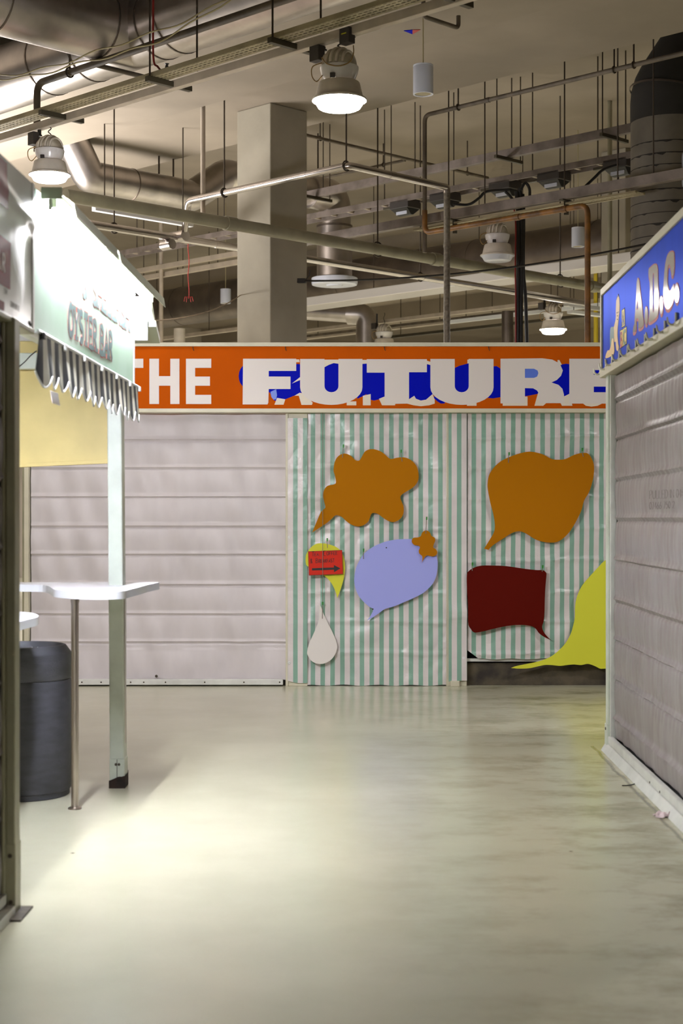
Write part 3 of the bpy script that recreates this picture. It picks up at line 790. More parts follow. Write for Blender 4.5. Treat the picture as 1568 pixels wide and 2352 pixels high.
# ================================================================== right stall (ABC)
K = 0.0195
def ax(xs, Y): return xs + K * Y              # x of a front plane along the aisle
def aisle_box(xs0, xs1, Y0, Y1, z0, z1):
    c = [(ax(xs0, Y0), Y0), (ax(xs1, Y0), Y0), (ax(xs1, Y1), Y1), (ax(xs0, Y1), Y1)]
    return MB().hexa([Vector((x, y, z0)) for x, y in c], [Vector((x, y, z1)) for x, y in c])
rs = thing('market_stall', 'grey shuttered market stall on the right under the blue sign', 'market stall', (1.75, 8.4, 0))
XS = 1.5103
o = obj('post', aisle_box(XS - 0.002, XS + 0.043, 10.19, 10.285, 0.0, 2.42), M['post'], rs, bevel=0.005)
pf_ = obj('post_foot', aisle_box(XS - 0.008, XS + 0.044, 10.185, 10.292, 0.0, 0.175), M['post'], rs, bevel=0.004)
obj('guide_rail', aisle_box(XS + 0.01, XS + 0.05, 10.155, 10.185, 0.05, 2.42), M['rail'], rs, bevel=0.003)
for yy, zz in ((10.235, 0.145),):
    obj('bolt', MB().lathe([(0, 0.006), (0.008, 0.005), (0.01, 0)], (ax(XS - 0.008, yy), yy, zz), 10, (-1, 0, 0)), M['screw'], pf_, smooth=40)
seams_r = [CAMZ + (HY - y) / F * 10.12 for y in (916, 1005, 1100, 1190, 1283, 1376, 1466, 1557, 1648)]
def rib(u, z):
    return 0.0042 * math.sin(u * 62 + 2 * noise.noise(Vector((u * 2, z * 3, 0)))) * (0.35 + 0.65 * max(0, noise.noise(Vector((u * 1.1, round(z / 0.26) * 1.7, 3)))) ) * (1 if 0.4 < z < 2.3 else 0.25)
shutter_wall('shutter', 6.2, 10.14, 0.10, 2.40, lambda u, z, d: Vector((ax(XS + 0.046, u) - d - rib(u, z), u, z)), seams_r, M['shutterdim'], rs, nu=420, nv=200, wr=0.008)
obj('bottom_rail', aisle_box(XS + 0.0, XS + 0.03, 6.2, 10.2, 0.052, 0.102), M['rail'], rs, bevel=0.004)
vs = []
for Y in (6.2, 10.28):
    vs.append([Vector((ax(XS - 0.035, Y), Y, 0.0)), Vector((ax(XS + 0.03, Y), Y, 0.0)), Vector((ax(XS + 0.03, Y), Y, 0.05)), Vector((ax(XS - 0.004, Y), Y, 0.05))])
obj('sill', MB().add(vs[0] + vs[1], [(3, 2, 1, 0), (4, 5, 6, 7), (0, 1, 5, 4), (1, 2, 6, 5), (2, 3, 7, 6), (3, 0, 4, 7)]), M['rail'], rs, bevel=0.003)
psh = plane_xs(XS + 0.03)
for px, py in ((1462, 1779), (1492, 1797), (1515, 1819)):
    p = plane_xs(XS)(px, py)
    obj('screw', MB().lathe([(0, 0.004), (0.006, 0.003), (0.007, 0)], p, 8, (-1, 0, 0)), M['screw'], rs, smooth=40)
p = plane_xs(XS + 0.03)(1494, 1780)
obj('bolt', MB().lathe([(0, 0.02), (0.011, 0.018), (0.014, -0.02)], p, 12, (-1, 0, 0)), M['screw'], rs, smooth=40)
obj('body', aisle_box(XS + 0.09, XS + 0.12, 6.2, 10.25, 0.0, 2.42), M['dark'], rs)
obj('side_panel', aisle_box(XS + 0.05, XS + 1.6, 10.2, 10.26, 0.0, 2.42), M['backboard'], rs)
# handwriting on the shutter
hp = plane_xs(XS + 0.028)
def hmap(u, v, d):
    q = hp(1493 + u, 1172 - v - u * 0.05)
    q.x -= d + 0.004
    return q
hw = MB()
for txt, u, v, h in (('PULLED IN 04:35', 0, 26, 19), ('07466 750 2', 0, 2, 16)):
    uu = u
    for ch in txt:
        if ch == ' ':
            uu += 4; continue
        g, adv = strokes(ch, uu, v, h, 0.5, 0.7, hmap, 0.0, 0.0006)
        hw.add(g.v, g.f); uu += adv + 1.6
ho = obj('handwriting', hw, M['pencil'], rs)

# blue sign
XB = 1.489
bs = thing('sign_board', 'blue A.B.C. sign board with a painted baby and toy blocks', 'sign', (ax(XB + .1, 8.4), 8.4, 2.4))
Y0s, Y1s, zb, zt = 6.3, 10.40, CAMZ + (HY - 868) / F * 10.42, CAMZ + (HY - 665) / F * 10.40
obj('panel', aisle_box(XB + 0.012, XB + 0.2, Y0s, Y1s - 0.01, zb + 0.02, zt - 0.02), M['signblue'], bs)
obj('frame_rail', aisle_box(XB, XB + 0.21, Y0s, Y1s, zt - 0.045, zt), M['cream'], bs, bevel=0.004)
obj('frame_rail', aisle_box(XB - 0.004, XB + 0.21, Y0s, Y1s, zb - 0.004, zb + 0.046), M['cream'], bs, bevel=0.004)
obj('frame_rail', aisle_box(XB, XB + 0.21, Y1s - 0.03, Y1s + 0.001, zb, zt), M['cream'], bs, bevel=0.004)
cb = crop(1360, 560, 7.351)
pb_ = plane_xs(XB + 0.012)
def bmap(px, py, d):
    q = pb_(px, py)
    q.x -= d
    return q
def to_uv(pts):     # photo outline -> metres on the sign (Y, z)
    return [(pb_(x, y).y, pb_(x, y).z) for x, y in pts]
def uvmap(u, v, d): return Vector((ax(XB + 0.012, u) - d, u, v))
def decal(nm, pts, mtl, d, holes=(), smooth_n=0, sharp=()):
    l = cb(pts)
    if smooth_n: l = smooth_loop(l, sharp, smooth_n)
    return obj(nm, MB().prism(to_uv(l), [to_uv(smooth_loop(cb(h), (), 3)) for h in holes], uvmap, 0.0, d), mtl, bs)
def grow(pts, g):
    """pts grown outward by g metres"""
    n = len(pts)
    area = sum(pts[i][0] * pts[(i + 1) % n][1] - pts[(i + 1) % n][0] * pts[i][1] for i in range(n))
    sg_ = 1 if area > 0 else -1
    out = []
    for i in range(n):
        a, b = Vector(pts[i - 1]), Vector(pts[(i + 1) % n])
        t = (b - a).normalized()
        out.append((pts[i][0] + sg_ * t.y * g, pts[i][1] - sg_ * t.x * g))
    return out
def sign_letter(pts, holes=(), g=0.011):
    l = to_uv(smooth_loop(cb(pts), (), 3))
    obj('letter_outline', MB().prism(grow([(u, v - 0.006) for u, v in l], g), (), uvmap, 0.0, 0.0012), M['redline'], bs)
    obj('letter', MB().prism(l, [to_uv(smooth_loop(cb(h), (), 3)) for h in holes], uvmap, 0.0, 0.0024), M['signwhite'], bs)
    for h in holes:
        hh = to_uv(smooth_loop(cb(h), (), 3))
        obj('letter_outline', MB().ribbon(hh, 0.007, uvmap, 0.0, 0.0028, closed=True), M['redline'], bs)
        obj('letter_counter', MB().prism(hh, (), uvmap, 0.0, 0.0018), M['signblue'], bs)
sign_letter([(693, 1490), (697, 1420), (715, 1350), (722, 1230), (735, 1040), (750, 760), (757, 630), (775, 585), (797, 630), (808, 740), (825, 900), (845, 1060), (860, 1230), (872, 1310), (868, 1370), (840, 1410), (800, 1430), (782, 1410), (785, 1330), (778, 1270), (762, 1255), (745, 1290), (748, 1370), (745, 1440), (725, 1490), (700, 1500)],
            ([(768, 955), (760, 1030), (752, 1100), (775, 1090), (772, 1020)],))
sign_letter(arc(915, 1215, 27, 150, 0, 345, 16))
sign_letter([(955, 440), (975, 410), (1050, 350), (1090, 360), (1108, 430), (1112, 560), (1115, 700), (1120, 760), (1128, 850), (1125, 1000), (1118, 1150), (1100, 1220), (1060, 1270), (985, 1320), (955, 1310), (960, 1250), (970, 1150), (975, 1000), (978, 800), (975, 620), (958, 540)],
            ([(1035, 505), (1045, 560), (1048, 900), (1045, 1110), (1030, 1130), (1027, 800), (1027, 600)],))
sign_letter(arc(1170, 1040, 28, 150, 0, 345, 16))
sign_letter([(1215, 600), (1230, 400), (1260, 230), (1310, 145), (1375, 140), (1388, 220), (1390, 380), (1375, 500), (1355, 540), (1340, 500), (1325, 400), (1305, 345), (1285, 380), (1275, 480), (1272, 640), (1290, 760), (1320, 800), (1350, 740), (1380, 690), (1385, 720), (1378, 900), (1350, 1020), (1310, 1090), (1275, 1110), (1240, 1070), (1218, 960), (1205, 800)])
sign_letter(arc(1430, 830, 38, 160, 0, 345, 16))
# painted baby and blocks
decal('painted_leg', [(225, 1910), (240, 1850), (265, 1800), (290, 1795), (318, 1720), (335, 1610), (355, 1600), (370, 1700), (374, 1810), (355, 1875), (290, 1915), (238, 1932)], M['skin'], 0.0022, smooth_n=3)
decal('painted_body', [(405, 1000), (412, 930), (440, 890), (458, 925), (464, 1050), (460, 1150), (448, 1240), (440, 1330), (430, 1430), (428, 1560), (440, 1690), (450, 1740), (436, 1808), (408, 1790), (398, 1700), (395, 1650), (375, 1660), (368, 1560), (362, 1430), (385, 1330), (400, 1250), (400, 1120)], M['skin'], 0.0016, smooth_n=3)
decal('painted_hair', [(412, 950), (418, 895), (432, 870), (443, 845), (449, 885), (434, 892), (422, 915)], M['navy'], 0.0026)
decal('painted_nappy', [(305, 1460), (325, 1408), (350, 1400), (366, 1430), (370, 1560), (366, 1640), (345, 1600), (330, 1680), (314, 1745), (302, 1690)], M['nappy'], 0.0020, smooth_n=3)
for x, y in ((420, 1165), (441, 1155), (430, 1215), (427, 1275)):
    decal('painted_dot', [(x - 4, y - 9), (x + 4, y - 9), (x + 4, y + 9), (x - 4, y + 9)], M['ink'], 0.0026)
for pts in ([(500, 1125), (546, 1085), (553, 1385), (500, 1415)], [(470, 1470), (522, 1435), (524, 1728), (470, 1768)], [(524, 1432), (580, 1395), (580, 1690), (526, 1726)]):
    decal('painted_block', pts, M['blockyellow'], 0.0016)
    e = to_uv(cb(pts))
    obj('block_edge', MB().ribbon(e, 0.005, uvmap, 0.0, 0.0018, closed=True), M['ink'], bs)
for ch, pts, mtl in (('A', (507, 1385, 538, 1135), 'navy'), ('B', (478, 1735, 514, 1475), 'redline'), ('C', (532, 1700, 572, 1440), 'nappy')):
    x0, y0, x1, y1 = pts
    def bm_(u, v, d, x0=x0, y0=y0, x1=x1, y1=y1):
        px, py = cb([(x0 + (x1 - x0) * u, y0 + (y1 - y0) * v - (x1 - x0) * 0.55 * u)])[0]
        q = pb_(px, py); q.x -= d
        return q
    g, _ = strokes(ch, 0, 0, 0.85, 1.55, 0.2, bm_, 0.0, 0.003)
    obj('block_letter', g, M[mtl], bs)
for x, y, s_ in ((150, 2190, 1), (245, 2105, 1), (350, 2035, 1.03), (472, 1955, 1.08), (612, 1875, 1.14), (755, 1790, 1.2), (908, 1700, 1.25), (1062, 1600, 1.3), (1245, 1480, 1.4), (1432, 1350, 1.5)):
    px, py = cb([(x, y)])[0]
    q = pb_(px, py)
    r = 0.021
    pts = [q + Vector((0.004, 0, 0.052)), q + Vector((-0.006, 0, 0.045))]
    pts = [q + Vector((-0.006, 0, 0.055))] + [q + Vector((-0.006 - r + r * math.cos(a), 0, 0.018 + 1.15 * r * math.sin(a))) for a in [-k * PI / 8 for k in range(0, 8)]] + [q + Vector((-0.006 - 2 * r, 0, 0.022)), q + Vector((-0.008 - 2 * r, 0, 0.034))]
    obj('lamp_hook', MB().tube(pts, [0.0065] * (len(pts) - 3) + [0.006, 0.005, 0.0035], 8), M['hook'], bs, smooth=60)

# litter by the sill
random.seed(3)
c = V(1522, 1868, 7.99); c.z = 0.0
def crumple(a, b):
    x, y = (a - .5) * 0.085, (b - .5) * 0.1
    h = 0.012 + 0.028 * abs(noise.noise(Vector((a * 4, b * 4, 2)))) * 2 * (1 - 1.6 * max(abs(a - .5), abs(b - .5)) ** 1.5)
    return c + Vector((x + 0.02 * noise.noise(Vector((a * 5, b * 5, 9))), y + 0.02 * noise.noise(Vector((b * 6, a * 6, 4))), max(0.001, h - 0.01)))
tag(obj('plastic_wrapper', MB().grid(crumple, 16, 16), M['film'], None, solid=0.001), 'crumpled clear plastic wrapper on the floor beside the right stall sill', 'wrapper')
twig = [V(1428, 1800, 8.9), V(1440, 1801, 8.9), V(1452, 1800, 8.93), V(1460, 1797, 8.98)]
for p in twig: p.z = 0.003
tag(obj('wire_scrap', MB().tube(smooth_path(twig, 4), 0.003, 6), M['black'], None, smooth=60), 'thin dark wire scrap on the floor by the right stall sill', 'scrap')

# ================================================================== near left stall
XN = -1.350
nl = thing('market_stall', 'dark shuttered market stall at the left edge under the white and red banner', 'market stall', (-1.27, 5.0, 0))
obj('post', aisle_box(XN - 0.034, XN, 6.0, 6.088, 0.0, 2.26), M['olive'], nl, bevel=0.005)
pf_ = obj('post_foot', aisle_box(XN - 0.037, XN + 0.003, 5.997, 6.093, 0.0, 0.27), M['olive'], nl, bevel=0.004)
obj('guide_rail', aisle_box(XN - 0.045, XN - 0.034, 5.975, 6.05, 0.03, 2.26), M['olive'], nl, bevel=0.003)
obj('bolt', MB().lathe([(0, 0.006), (0.007, 0.005), (0.009, 0)], (ax(XN - 0.018, 5.997), 5.997, 0.225), 10, (0, -1, 0)), M['screw'], pf_, smooth=40)
obj('bolt', MB().lathe([(0, 0.006), (0.007, 0.005), (0.009, 0)], (ax(XN - 0.015, 5.997), 5.997, 0.05), 10, (0, -1, 0)), M['screw'], pf_, smooth=40)
seams_n = [0.1 + 0.258 * k for k in range(1, 9)]
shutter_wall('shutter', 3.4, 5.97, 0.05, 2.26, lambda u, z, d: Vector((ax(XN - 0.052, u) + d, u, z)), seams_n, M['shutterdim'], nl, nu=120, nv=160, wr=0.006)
obj('bottom_rail', aisle_box(XN - 0.05, XN - 0.028, 3.4, 5.99, 0.045, 0.085), M['rail'], nl, bevel=0.003)
vs = []
for Y in (3.4, 6.0):
    vs.append([Vector((ax(XN - 0.06, Y), Y, 0.0)), Vector((ax(XN + 0.004, Y), Y, 0.0)), Vector((ax(XN + 0.002, Y), Y, 0.038)), Vector((ax(XN - 0.06, Y), Y, 0.044))])
obj('sill', MB().add(vs[0] + vs[1], [(3, 2, 1, 0), (4, 5, 6, 7), (0, 1, 5, 4), (1, 2, 6, 5), (2, 3, 7, 6), (3, 0, 4, 7)]), M['rail'], nl, bevel=0.003)
obj('mortar_pad', aisle_box(XN - 0.04, XN + 0.045, 5.9, 6.12, 0.0, 0.008), M['plinth'], nl, bevel=0.003)
obj('body', aisle_box(XN - 0.12, XN - 0.09, 3.4, 6.05, 0.0, 2.26), M['dark'], nl)
obj('side_panel', aisle_box(XN - 1.8, XN - 0.04, 6.02, 6.06, 0.0, 2.26), M['backboard'], nl)
# white and red banner
XW = -1.3678
bn = thing('sign_banner', 'white PVC banner with red patches at the left edge', 'banner', (ax(XW - .08, 5.2), 5.2, 2.25))
zB, zT = 2.262, 2.845
wf = plane_xs(XW)
def wr_d(u, z):
    e = max(0, (6.38 - u))
    return 0.006 * noise.noise(Vector((u * 2.2, z * 3, 1))) + 0.012 * math.exp(-((z - 2.6 - 0.28 * (u - 6.0)) / 0.05) ** 2) * math.exp(-e * 1.2) + 0.008 * math.exp(-((z - 2.72 + 0.12 * (u - 6.0)) / 0.03) ** 2) * math.exp(-e)
mb = MB().grid(lambda a, b: Vector((ax(XW, 3.6 + 2.79 * a) + wr_d(3.6 + 2.79 * a, zB + (zT - zB) * b), 3.6 + 2.79 * a, zB + (zT - zB) * b)), 90, 60)
mb.keep = True
obj('sheet', mb, M['banner'], bn, smooth=60)
obj('box', aisle_box(XW - 0.16, XW - 0.012, 3.6, 6.385, zB, zT), M['backboard'], bn)
obj('edge_strip', aisle_box(XW - 0.16, XW + 0.004, 6.386, 6.42, zB - 0.01, zT + 0.004), M['rail'], bn, bevel=0.003)
obj('lower_rail', aisle_box(XW - 0.16, XW + 0.008, 3.6, 6.40, zB - 0.022, zB - 0.001), M['olive'], bn, bevel=0.004)
def wmap(u, v, d): return Vector((ax(XW, u) + wr_d(u, v) + d, u, v))
def wgrid(u0, u1, v0, v1, u0b=None):
    u0b = u0 if u0b is None else u0b
    g = MB().grid(lambda a, b: wmap(u0 + (u1 - u0) * a, v0 + (v1 - v0) * b, 0.0022), 30, 16)
    g.keep = True
    return g
def wY(px, py): 
    q = wf(px, py); return q.y, q.z
u1, v1 = wY(20, 452); _, v1b = wY(10, 375)
obj('red_patch', wgrid(4.2, wY(17, 400)[0], 2.655, 2.83), M['bannerred'], bn, smooth=60)
obj('red_patch', wgrid(4.2, wY(21, 600)[0], 2.36, 2.535), M['bannerred'], bn, smooth=60)
obj('red_patch', wgrid(4.2, wY(9, 710)[0], 2.268, 2.302), M['bannerred'], bn, smooth=60)
uu = wY(9.5, 600)[0]
for ch, px in (('B', -22), ('A', -8), ('R', 2.5)):
    u, _ = wY(px, 580)
    g, _ = strokes(ch, u, 2.412, 0.062, 0.95, 0.013, lambda a, b, d: wmap(a, b, d), 0.0, 0.004)
    obj('letter', g, M['letter'], bn)
def small(text, u1, v, h):
    mb_ = MB()
    wid = sum(h * .4 if c == ' ' else SF[c][0] * h * .8 + h * .22 for c in text)
    u = u1 - wid
    for ch in text:
        if ch == ' ':
            u += h * .4; continue
        g, adv = strokes(ch, u, v, h, 0.8, 0.0026, lambda a, b, d: wmap(a, b, d), 0.0, 0.0005)
        mb_.add(g.v, g.f); u += adv + h * 0.22
    obj('small_print', mb_, M['pencilpale'], bn)
small('.COM', wY(16, 655)[0], 2.335, 0.02)
small('07891 891 121', wY(43, 695)[0], 2.298, 0.022)
for px, py in ((69, 745), (67, 741)):
    q = wf(px, py)
    obj('screw', MB().lathe([(0, 0.006), (0.007, 0.005), (0.009, 0)], q, 10, (1, 0, 0)), M['screw'], bn, smooth=40)

# ================================================================== oyster bar stall
XO = -1.3794
of = plane_xs(XO)
os_ = thing('market_stall', 'open market stall with a white corner post standing by the counter', 'market stall', (-1.25, 8.87, 0))
def pst(px0, px1, z0, z1, Y0, Y1, lean0, lean1):
    x0, x1 = (px0 - CX) / F * 8.83, (px1 - CX) / F * 8.83
    return MB().hexa([Vector((x0 + lean0, Y0, z0)), Vector((x1 + lean0, Y0, z0)), Vector((x1 + lean0, Y1, z0)), Vector((x0 + lean0, Y1, z0))],
                     [Vector((x0 + lean1, Y0, z1)), Vector((x1 + lean1, Y0, z1)), Vector((x1 + lean1, Y1, z1)), Vector((x0 + lean1, Y1, z1))])
obj('post', pst(251, 284, 0.16, 2.27, 8.83, 8.95, 0.002, -0.014), M['post'], os_, bevel=0.006)
pf_ = obj('post_foot', pst(250.5, 285.5, 0.035, 0.163, 8.826, 8.955, 0.002, 0.002), M['post'], os_, bevel=0.004)
ft = MB()
rx0, rx1 = (250 - CX) / F * 8.82, (287 - CX) / F * 8.82
def rustf(a, b):
    ang = a * 2 * PI
    return Vector((0, 0, 0))
nseg = 40
ring = []
for k in range(nseg):
    t = k / nseg * 4
    sgm = int(t); f_ = t - sgm
    cs = [(rx0, 8.818), (rx1, 8.818), (rx1, 8.962), (rx0, 8.962), (rx0, 8.818)]
    ring.append((cs[sgm][0] + (cs[sgm + 1][0] - cs[sgm][0]) * f_, cs[sgm][1] + (cs[sgm + 1][1] - cs[sgm][1]) * f_))
hts = [0.035 + 0.035 * max(0, noise.noise(Vector((x * 40, y * 40, 3.3)))) + (0.03 if x > (rx0 + rx1) / 2 + 0.005 else 0.004) for x, y in ring]
vs = [Vector((x, y, 0)) for x, y in ring] + [Vector((x, y, h)) for (x, y), h in zip(ring, hts)]
rp_ = obj('rust_patch', MB().add(vs, [(k, (k + 1) % nseg, nseg + (k + 1) % nseg, nseg + k) for k in range(nseg)] + [tuple(range(nseg, 2 * nseg))]), M['rust'], pf_)
for px in (266, 273):
    q = V(px, 1756, 8.826)
    obj('bolt', MB().lathe([(0, 0.005), (0.006, 0.004), (0.008, 0)], q, 10, (0, -1, 0)), M['screw'], pf_, smooth=40)
obj('seam', MB().box((268.5 - CX) / F * 8.83, (269.5 - CX) / F * 8.83, 8.822, 8.83, 0.04, 0.16), M['screw'], os_)
obj('header_beam', aisle_box(XO - 0.09, XO - 0.02, 6.5, 9.2, 2.262, 2.33), M['post'], os_, bevel=0.004)
obj('header_beam', MB().box(-3.2, -1.235, 8.85, 8.93, 2.332, 2.42), M['post'], os_, bevel=0.004)
obj('side_strut', MB().box((284.5 - CX) / F * 8.9, (288.5 - CX) / F * 8.9, 8.87, 8.93, 0.165, 1.08), M['steel'], os_, bevel=0.002)
yb0, yb1 = V(40, 1074, 9.0), V(268, 1064, 9.0)
ybx = -3.0
zl = yb0.z - (yb1.z - yb0.z) / (yb1.x - yb0.x) * (yb0.x - ybx)
cf = [Vector((ybx, 8.985, zl)), Vector((yb1.x, 8.985, yb1.z)), Vector((yb1.x, 9.015, yb1.z)), Vector((ybx, 9.015, zl))]
obj('side_board', MB().hexa(cf, [Vector((p.x, p.y, 2.5)) for p in cf]), M['yellowboard'], os_, bevel=0.003)
bt = [Vector((p.x, p.y - (0.008 if i < 2 else -0.0), p.z)) for i, p in enumerate(cf)]
obj('board_edging', MB().hexa(bt, [p + Vector((0, 0, 0.022)) for p in bt]), M['yellowboard'], os_, bevel=0.002)
obj('back_post', MB().box(-3.1, -3.02, 8.85, 8.95, 0.0, 2.5), M['post'], os_, bevel=0.004)

# mint sign panel
op = thing('sign_board', 'pale mint OYSTER BAR sign board glaring under fluorescent tubes', 'sign', (ax(XO, 7.85), 7.85, 2.26))
zo0, zo1 = 2.263, 2.85
obj('panel', aisle_box(XO - 0.02, XO, 6.47, 9.2, zo0, zo1), M['mint'], op)
obj('edge_trim', aisle_box(XO - 0.03, XO + 0.004, 9.17, 9.205, zo0, zo1), M['clip'], op, bevel=0.002)
obj('edge_trim', aisle_box(XO - 0.03, XO + 0.01, 6.47, 9.205, zo0 - 0.012, zo0), M['clip'], op, bevel=0.002)
def omap(u, v, d): return Vector((ax(XO, u) + d, u, v))
def yo(px): return XO / ((px - CX) / F - K)
def fit(text, u0, u1, v, h, w, serif):
    n = sum(SF[c][0] for c in text)
    gap = 0.03
    wide = ((u1 - u0) - gap * (len(text) - 1)) / (n * h)
    write(text, u0, v, h, wide, w, gap, omap, 0.0, 0.0016, M['teal'], op, serif=serif, outline=(M['redline'], 0.009))
fit('OYSTER', yo(157), yo(221), 2.338, 0.135, 0.034, 0.036)
fit('BAR', yo(230), yo(257), 2.338, 0.135, 0.034, 0.036)
fit('SHELLFISH', yo(212), yo(296), 2.562, 0.15, 0.03, 0.034)
fit('&', yo(190), yo(199), 2.562, 0.15, 0.03, 0.0)
# valance
vp = 0.1735
va = thing('valance', 'navy and white striped scalloped valance hanging below the mint sign', 'valance', (ax(XO, 7.85), 7.85, 2.06))
Y0v, Y1v, NS = 6.52, 9.26, 15
def vbot(u):
    ph = (u - Y0v) / (Y1v - Y0v) * NS
    f_ = ph - math.floor(ph)
    return 2.105 - 0.055 * math.sin(PI * f_) ** 0.75 - 0.006 * math.sin(ph * 2.1)
def vx(u, t):
    ph = (u - Y0v) / (Y1v - Y0v) * NS
    return 0.012 + t * (0.0035 * math.sin(2 * PI * ph * 0.98 + 0.7) + 0.005 * math.sin(2 * PI * ph * 0.37)) + 0.012 * t * (1 if u > 6.66 else 1 - 2.5 * (6.66 - u) / 0.14)
def vfn(a, b):
    u = Y0v + (Y1v - Y0v) * a
    z = 2.262 + (vbot(u) - 2.262) * b
    return Vector((ax(XO, u) + vx(u, b ** 1.2), u, z))
mb = MB().grid(vfn, 460, 14); mb.keep = True
obj('cloth', mb, stripes('valance_stripes', (40, 46, 54), (222, 220, 208), 'Y', 0.161, 0.52, 0.3, rough=0.6, wob=0.0, var=0.15, bump=0.0), va, smooth=70)
obj('edging', MB().tube([vfn(k / 460, 1.0) for k in range(461)], 0.0045, 6), M['clip'], va, smooth=60)
obj('rail', MB().tube([Vector((ax(XO + 0.012, Y), Y, 2.266)) for Y in (6.5, 9.28)], 0.008, 8), M['clip'], va, smooth=60)
for u in (6.56, 7.02, 7.5, 7.98, 8.44, 8.9, 9.26):
    q = Vector((ax(XO + 0.022, u), u, 2.25))
    obj('clip', MB().box(q.x - 0.008, q.x + 0.008, u - 0.018, u + 0.018, q.z - 0.012, q.z + 0.016), M['clip'] if u > 6.6 else M['black'], va, bevel=0.003)
obj('tag', MB().grid(lambda a, b: Vector((ax(XO - 0.02, 6.9 + 0.17 * a) + 0.01 * b, 6.9 + 0.17 * a, 2.055 - 0.055 * b)), 4, 4), M['letter'], va, solid=0.001)

# fluorescent battens over the mint sign
def batten(nm, Ya, Yb, label, tube_a, tube_b):
    t = thing(nm, label, 'light fitting', (ax(XO + 0.05, (Ya + Yb) / 2), (Ya + Yb) / 2, 2.77))
    obj('spine', aisle_box(XO + 0.002, XO + 0.06, Ya, Yb, 2.835, 2.88), M['clip'], t, bevel=0.003)
    prof = [(0.058, 2.872), (0.10, 2.845), (0.118, 2.83), (0.124, 2.79), (0.128, 2.776)]
    th = 0.003
    ring0 = [Vector((ax(XO + dx, Ya), Ya, z)) for dx, z in prof] + [Vector((ax(XO + dx - th, Ya), Ya, z - th * .5)) for dx, z in reversed(prof)]
    ring1 = [Vector((ax(XO + dx, Yb), Yb, z)) for dx, z in prof] + [Vector((ax(XO + dx - th, Yb), Yb, z - th * .5)) for dx, z in reversed(prof)]
    n = len(ring0)
    obj('reflector', MB().add(ring0 + ring1, [(i, (i + 1) % n, n + (i + 1) % n, n + i) for i in range(n)] + [tuple(range(n - 1, -1, -1)), tuple(range(n, 2 * n))]), M['reflector'], t)
    for Y in (tube_a, tube_b):
        obj('lamp_holder', aisle_box(XO + 0.042, XO + 0.068, Y - 0.012, Y + 0.012, 2.79, 2.84), M['reflector'], t, bevel=0.003)
    obj('tube', MB().tube([Vector((ax(XO + 0.034, Y), Y, 2.805)) for Y in (tube_a, tube_b)], 0.013, 14), M['tube'], t, smooth=60)
    return t
t1 = batten('fluorescent_batten', 6.72, 7.86, 'nearer fluorescent batten with a sloping reflector along the mint sign top', 6.6, 7.84)
obj('end_plate', aisle_box(XO + 0.012, XO + 0.10, 6.55, 6.56, 2.815, 2.865), M['reflector'], t1, bevel=0.002)
obj('end_plate', aisle_box(XO + 0.042, XO + 0.06, 6.552, 6.558, 2.77, 2.815), M['reflector'], t1, bevel=0.004)
t2_ = batten('fluorescent_batten', 7.92, 9.62, 'farther fluorescent batten, its bare tube end sticking out past the mint sign', 8.0, 9.5)
# fitting on the far end of the stall
te = thing('fluorescent_batten', 'fluorescent batten across the far end of the mint sign, with two reflector flaps', 'light fitting', (-1.6, 9.36, 2.55))
obj('spine', MB().box(-2.4, -1.135, 9.3, 9.335, 2.54, 2.78), M['clip'], te, bevel=0.003)
obj('reflector', MB().hexa([Vector((-2.4, 9.33, 2.72)), Vector((-1.115, 9.33, 2.72)), Vector((-1.115, 9.5, 2.655)), Vector((-2.4, 9.5, 2.655))],
                           [Vector((-2.4, 9.33, 2.80)), Vector((-1.115, 9.33, 2.80)), Vector((-1.115, 9.5, 2.69)), Vector((-2.4, 9.5, 2.69))]), M['reflector'], te)
obj('reflector', MB().hexa([Vector((-2.4, 9.34, 2.625)), Vector((-1.09, 9.34, 2.625)), Vector((-1.09, 9.55, 2.55)), Vector((-2.4, 9.55, 2.55))],
                           [Vector((-2.4, 9.34, 2.66)), Vector((-1.09, 9.34, 2.66)), Vector((-1.09, 9.55, 2.585)), Vector((-2.4, 9.55, 2.585))]), M['reflector'], te)
obj('tube', MB().tube([Vector((-2.35, 9.475, 2.64)), Vector((-1.15, 9.475, 2.64))], 0.013, 12), M['tubeend'], te, smooth=60)
# fitting inside the stall lighting the yellow board
ti = thing('fluorescent_batten', 'fluorescent batten inside the stall above the yellow board', 'light fitting', (-1.5, 7.2, 2.42))
obj('spine', MB().box(-1.44, -1.33, 6.45, 7.86, 2.355, 2.40), M['clip'], ti, bevel=0.003)
for xx in (-1.41, -1.36):
    obj('tube', MB().tube([Vector((xx, 6.48, 2.333)), Vector((xx, 7.84, 2.333))], 0.016, 12), M['tubeinner'], ti, smooth=60)
obj('roof_bar', MB().box(-3.1, -1.27, 7.13, 7.18, 2.70, 2.76), M['post'], os_, bevel=0.003)
for Y in (6.8, 7.6):
    obj('hanger', MB().beam(Vector((-1.4, Y, 2.40)), Vector((-1.4, 7.155, 2.71)), 0.03, 0.004, Vector((0, 1, 0))), M['strut'], ti)
tag(obj('hanging_wire', MB().tube(smooth_path([V(84, 806, 8.6), V(70, 817, 8.62), V(56, 832, 8.66), V(40, 845, 8.7)], 4), 0.003, 6), M['black'], None, smooth=60), 'thin black wire across the top of the yellow board', 'wire')

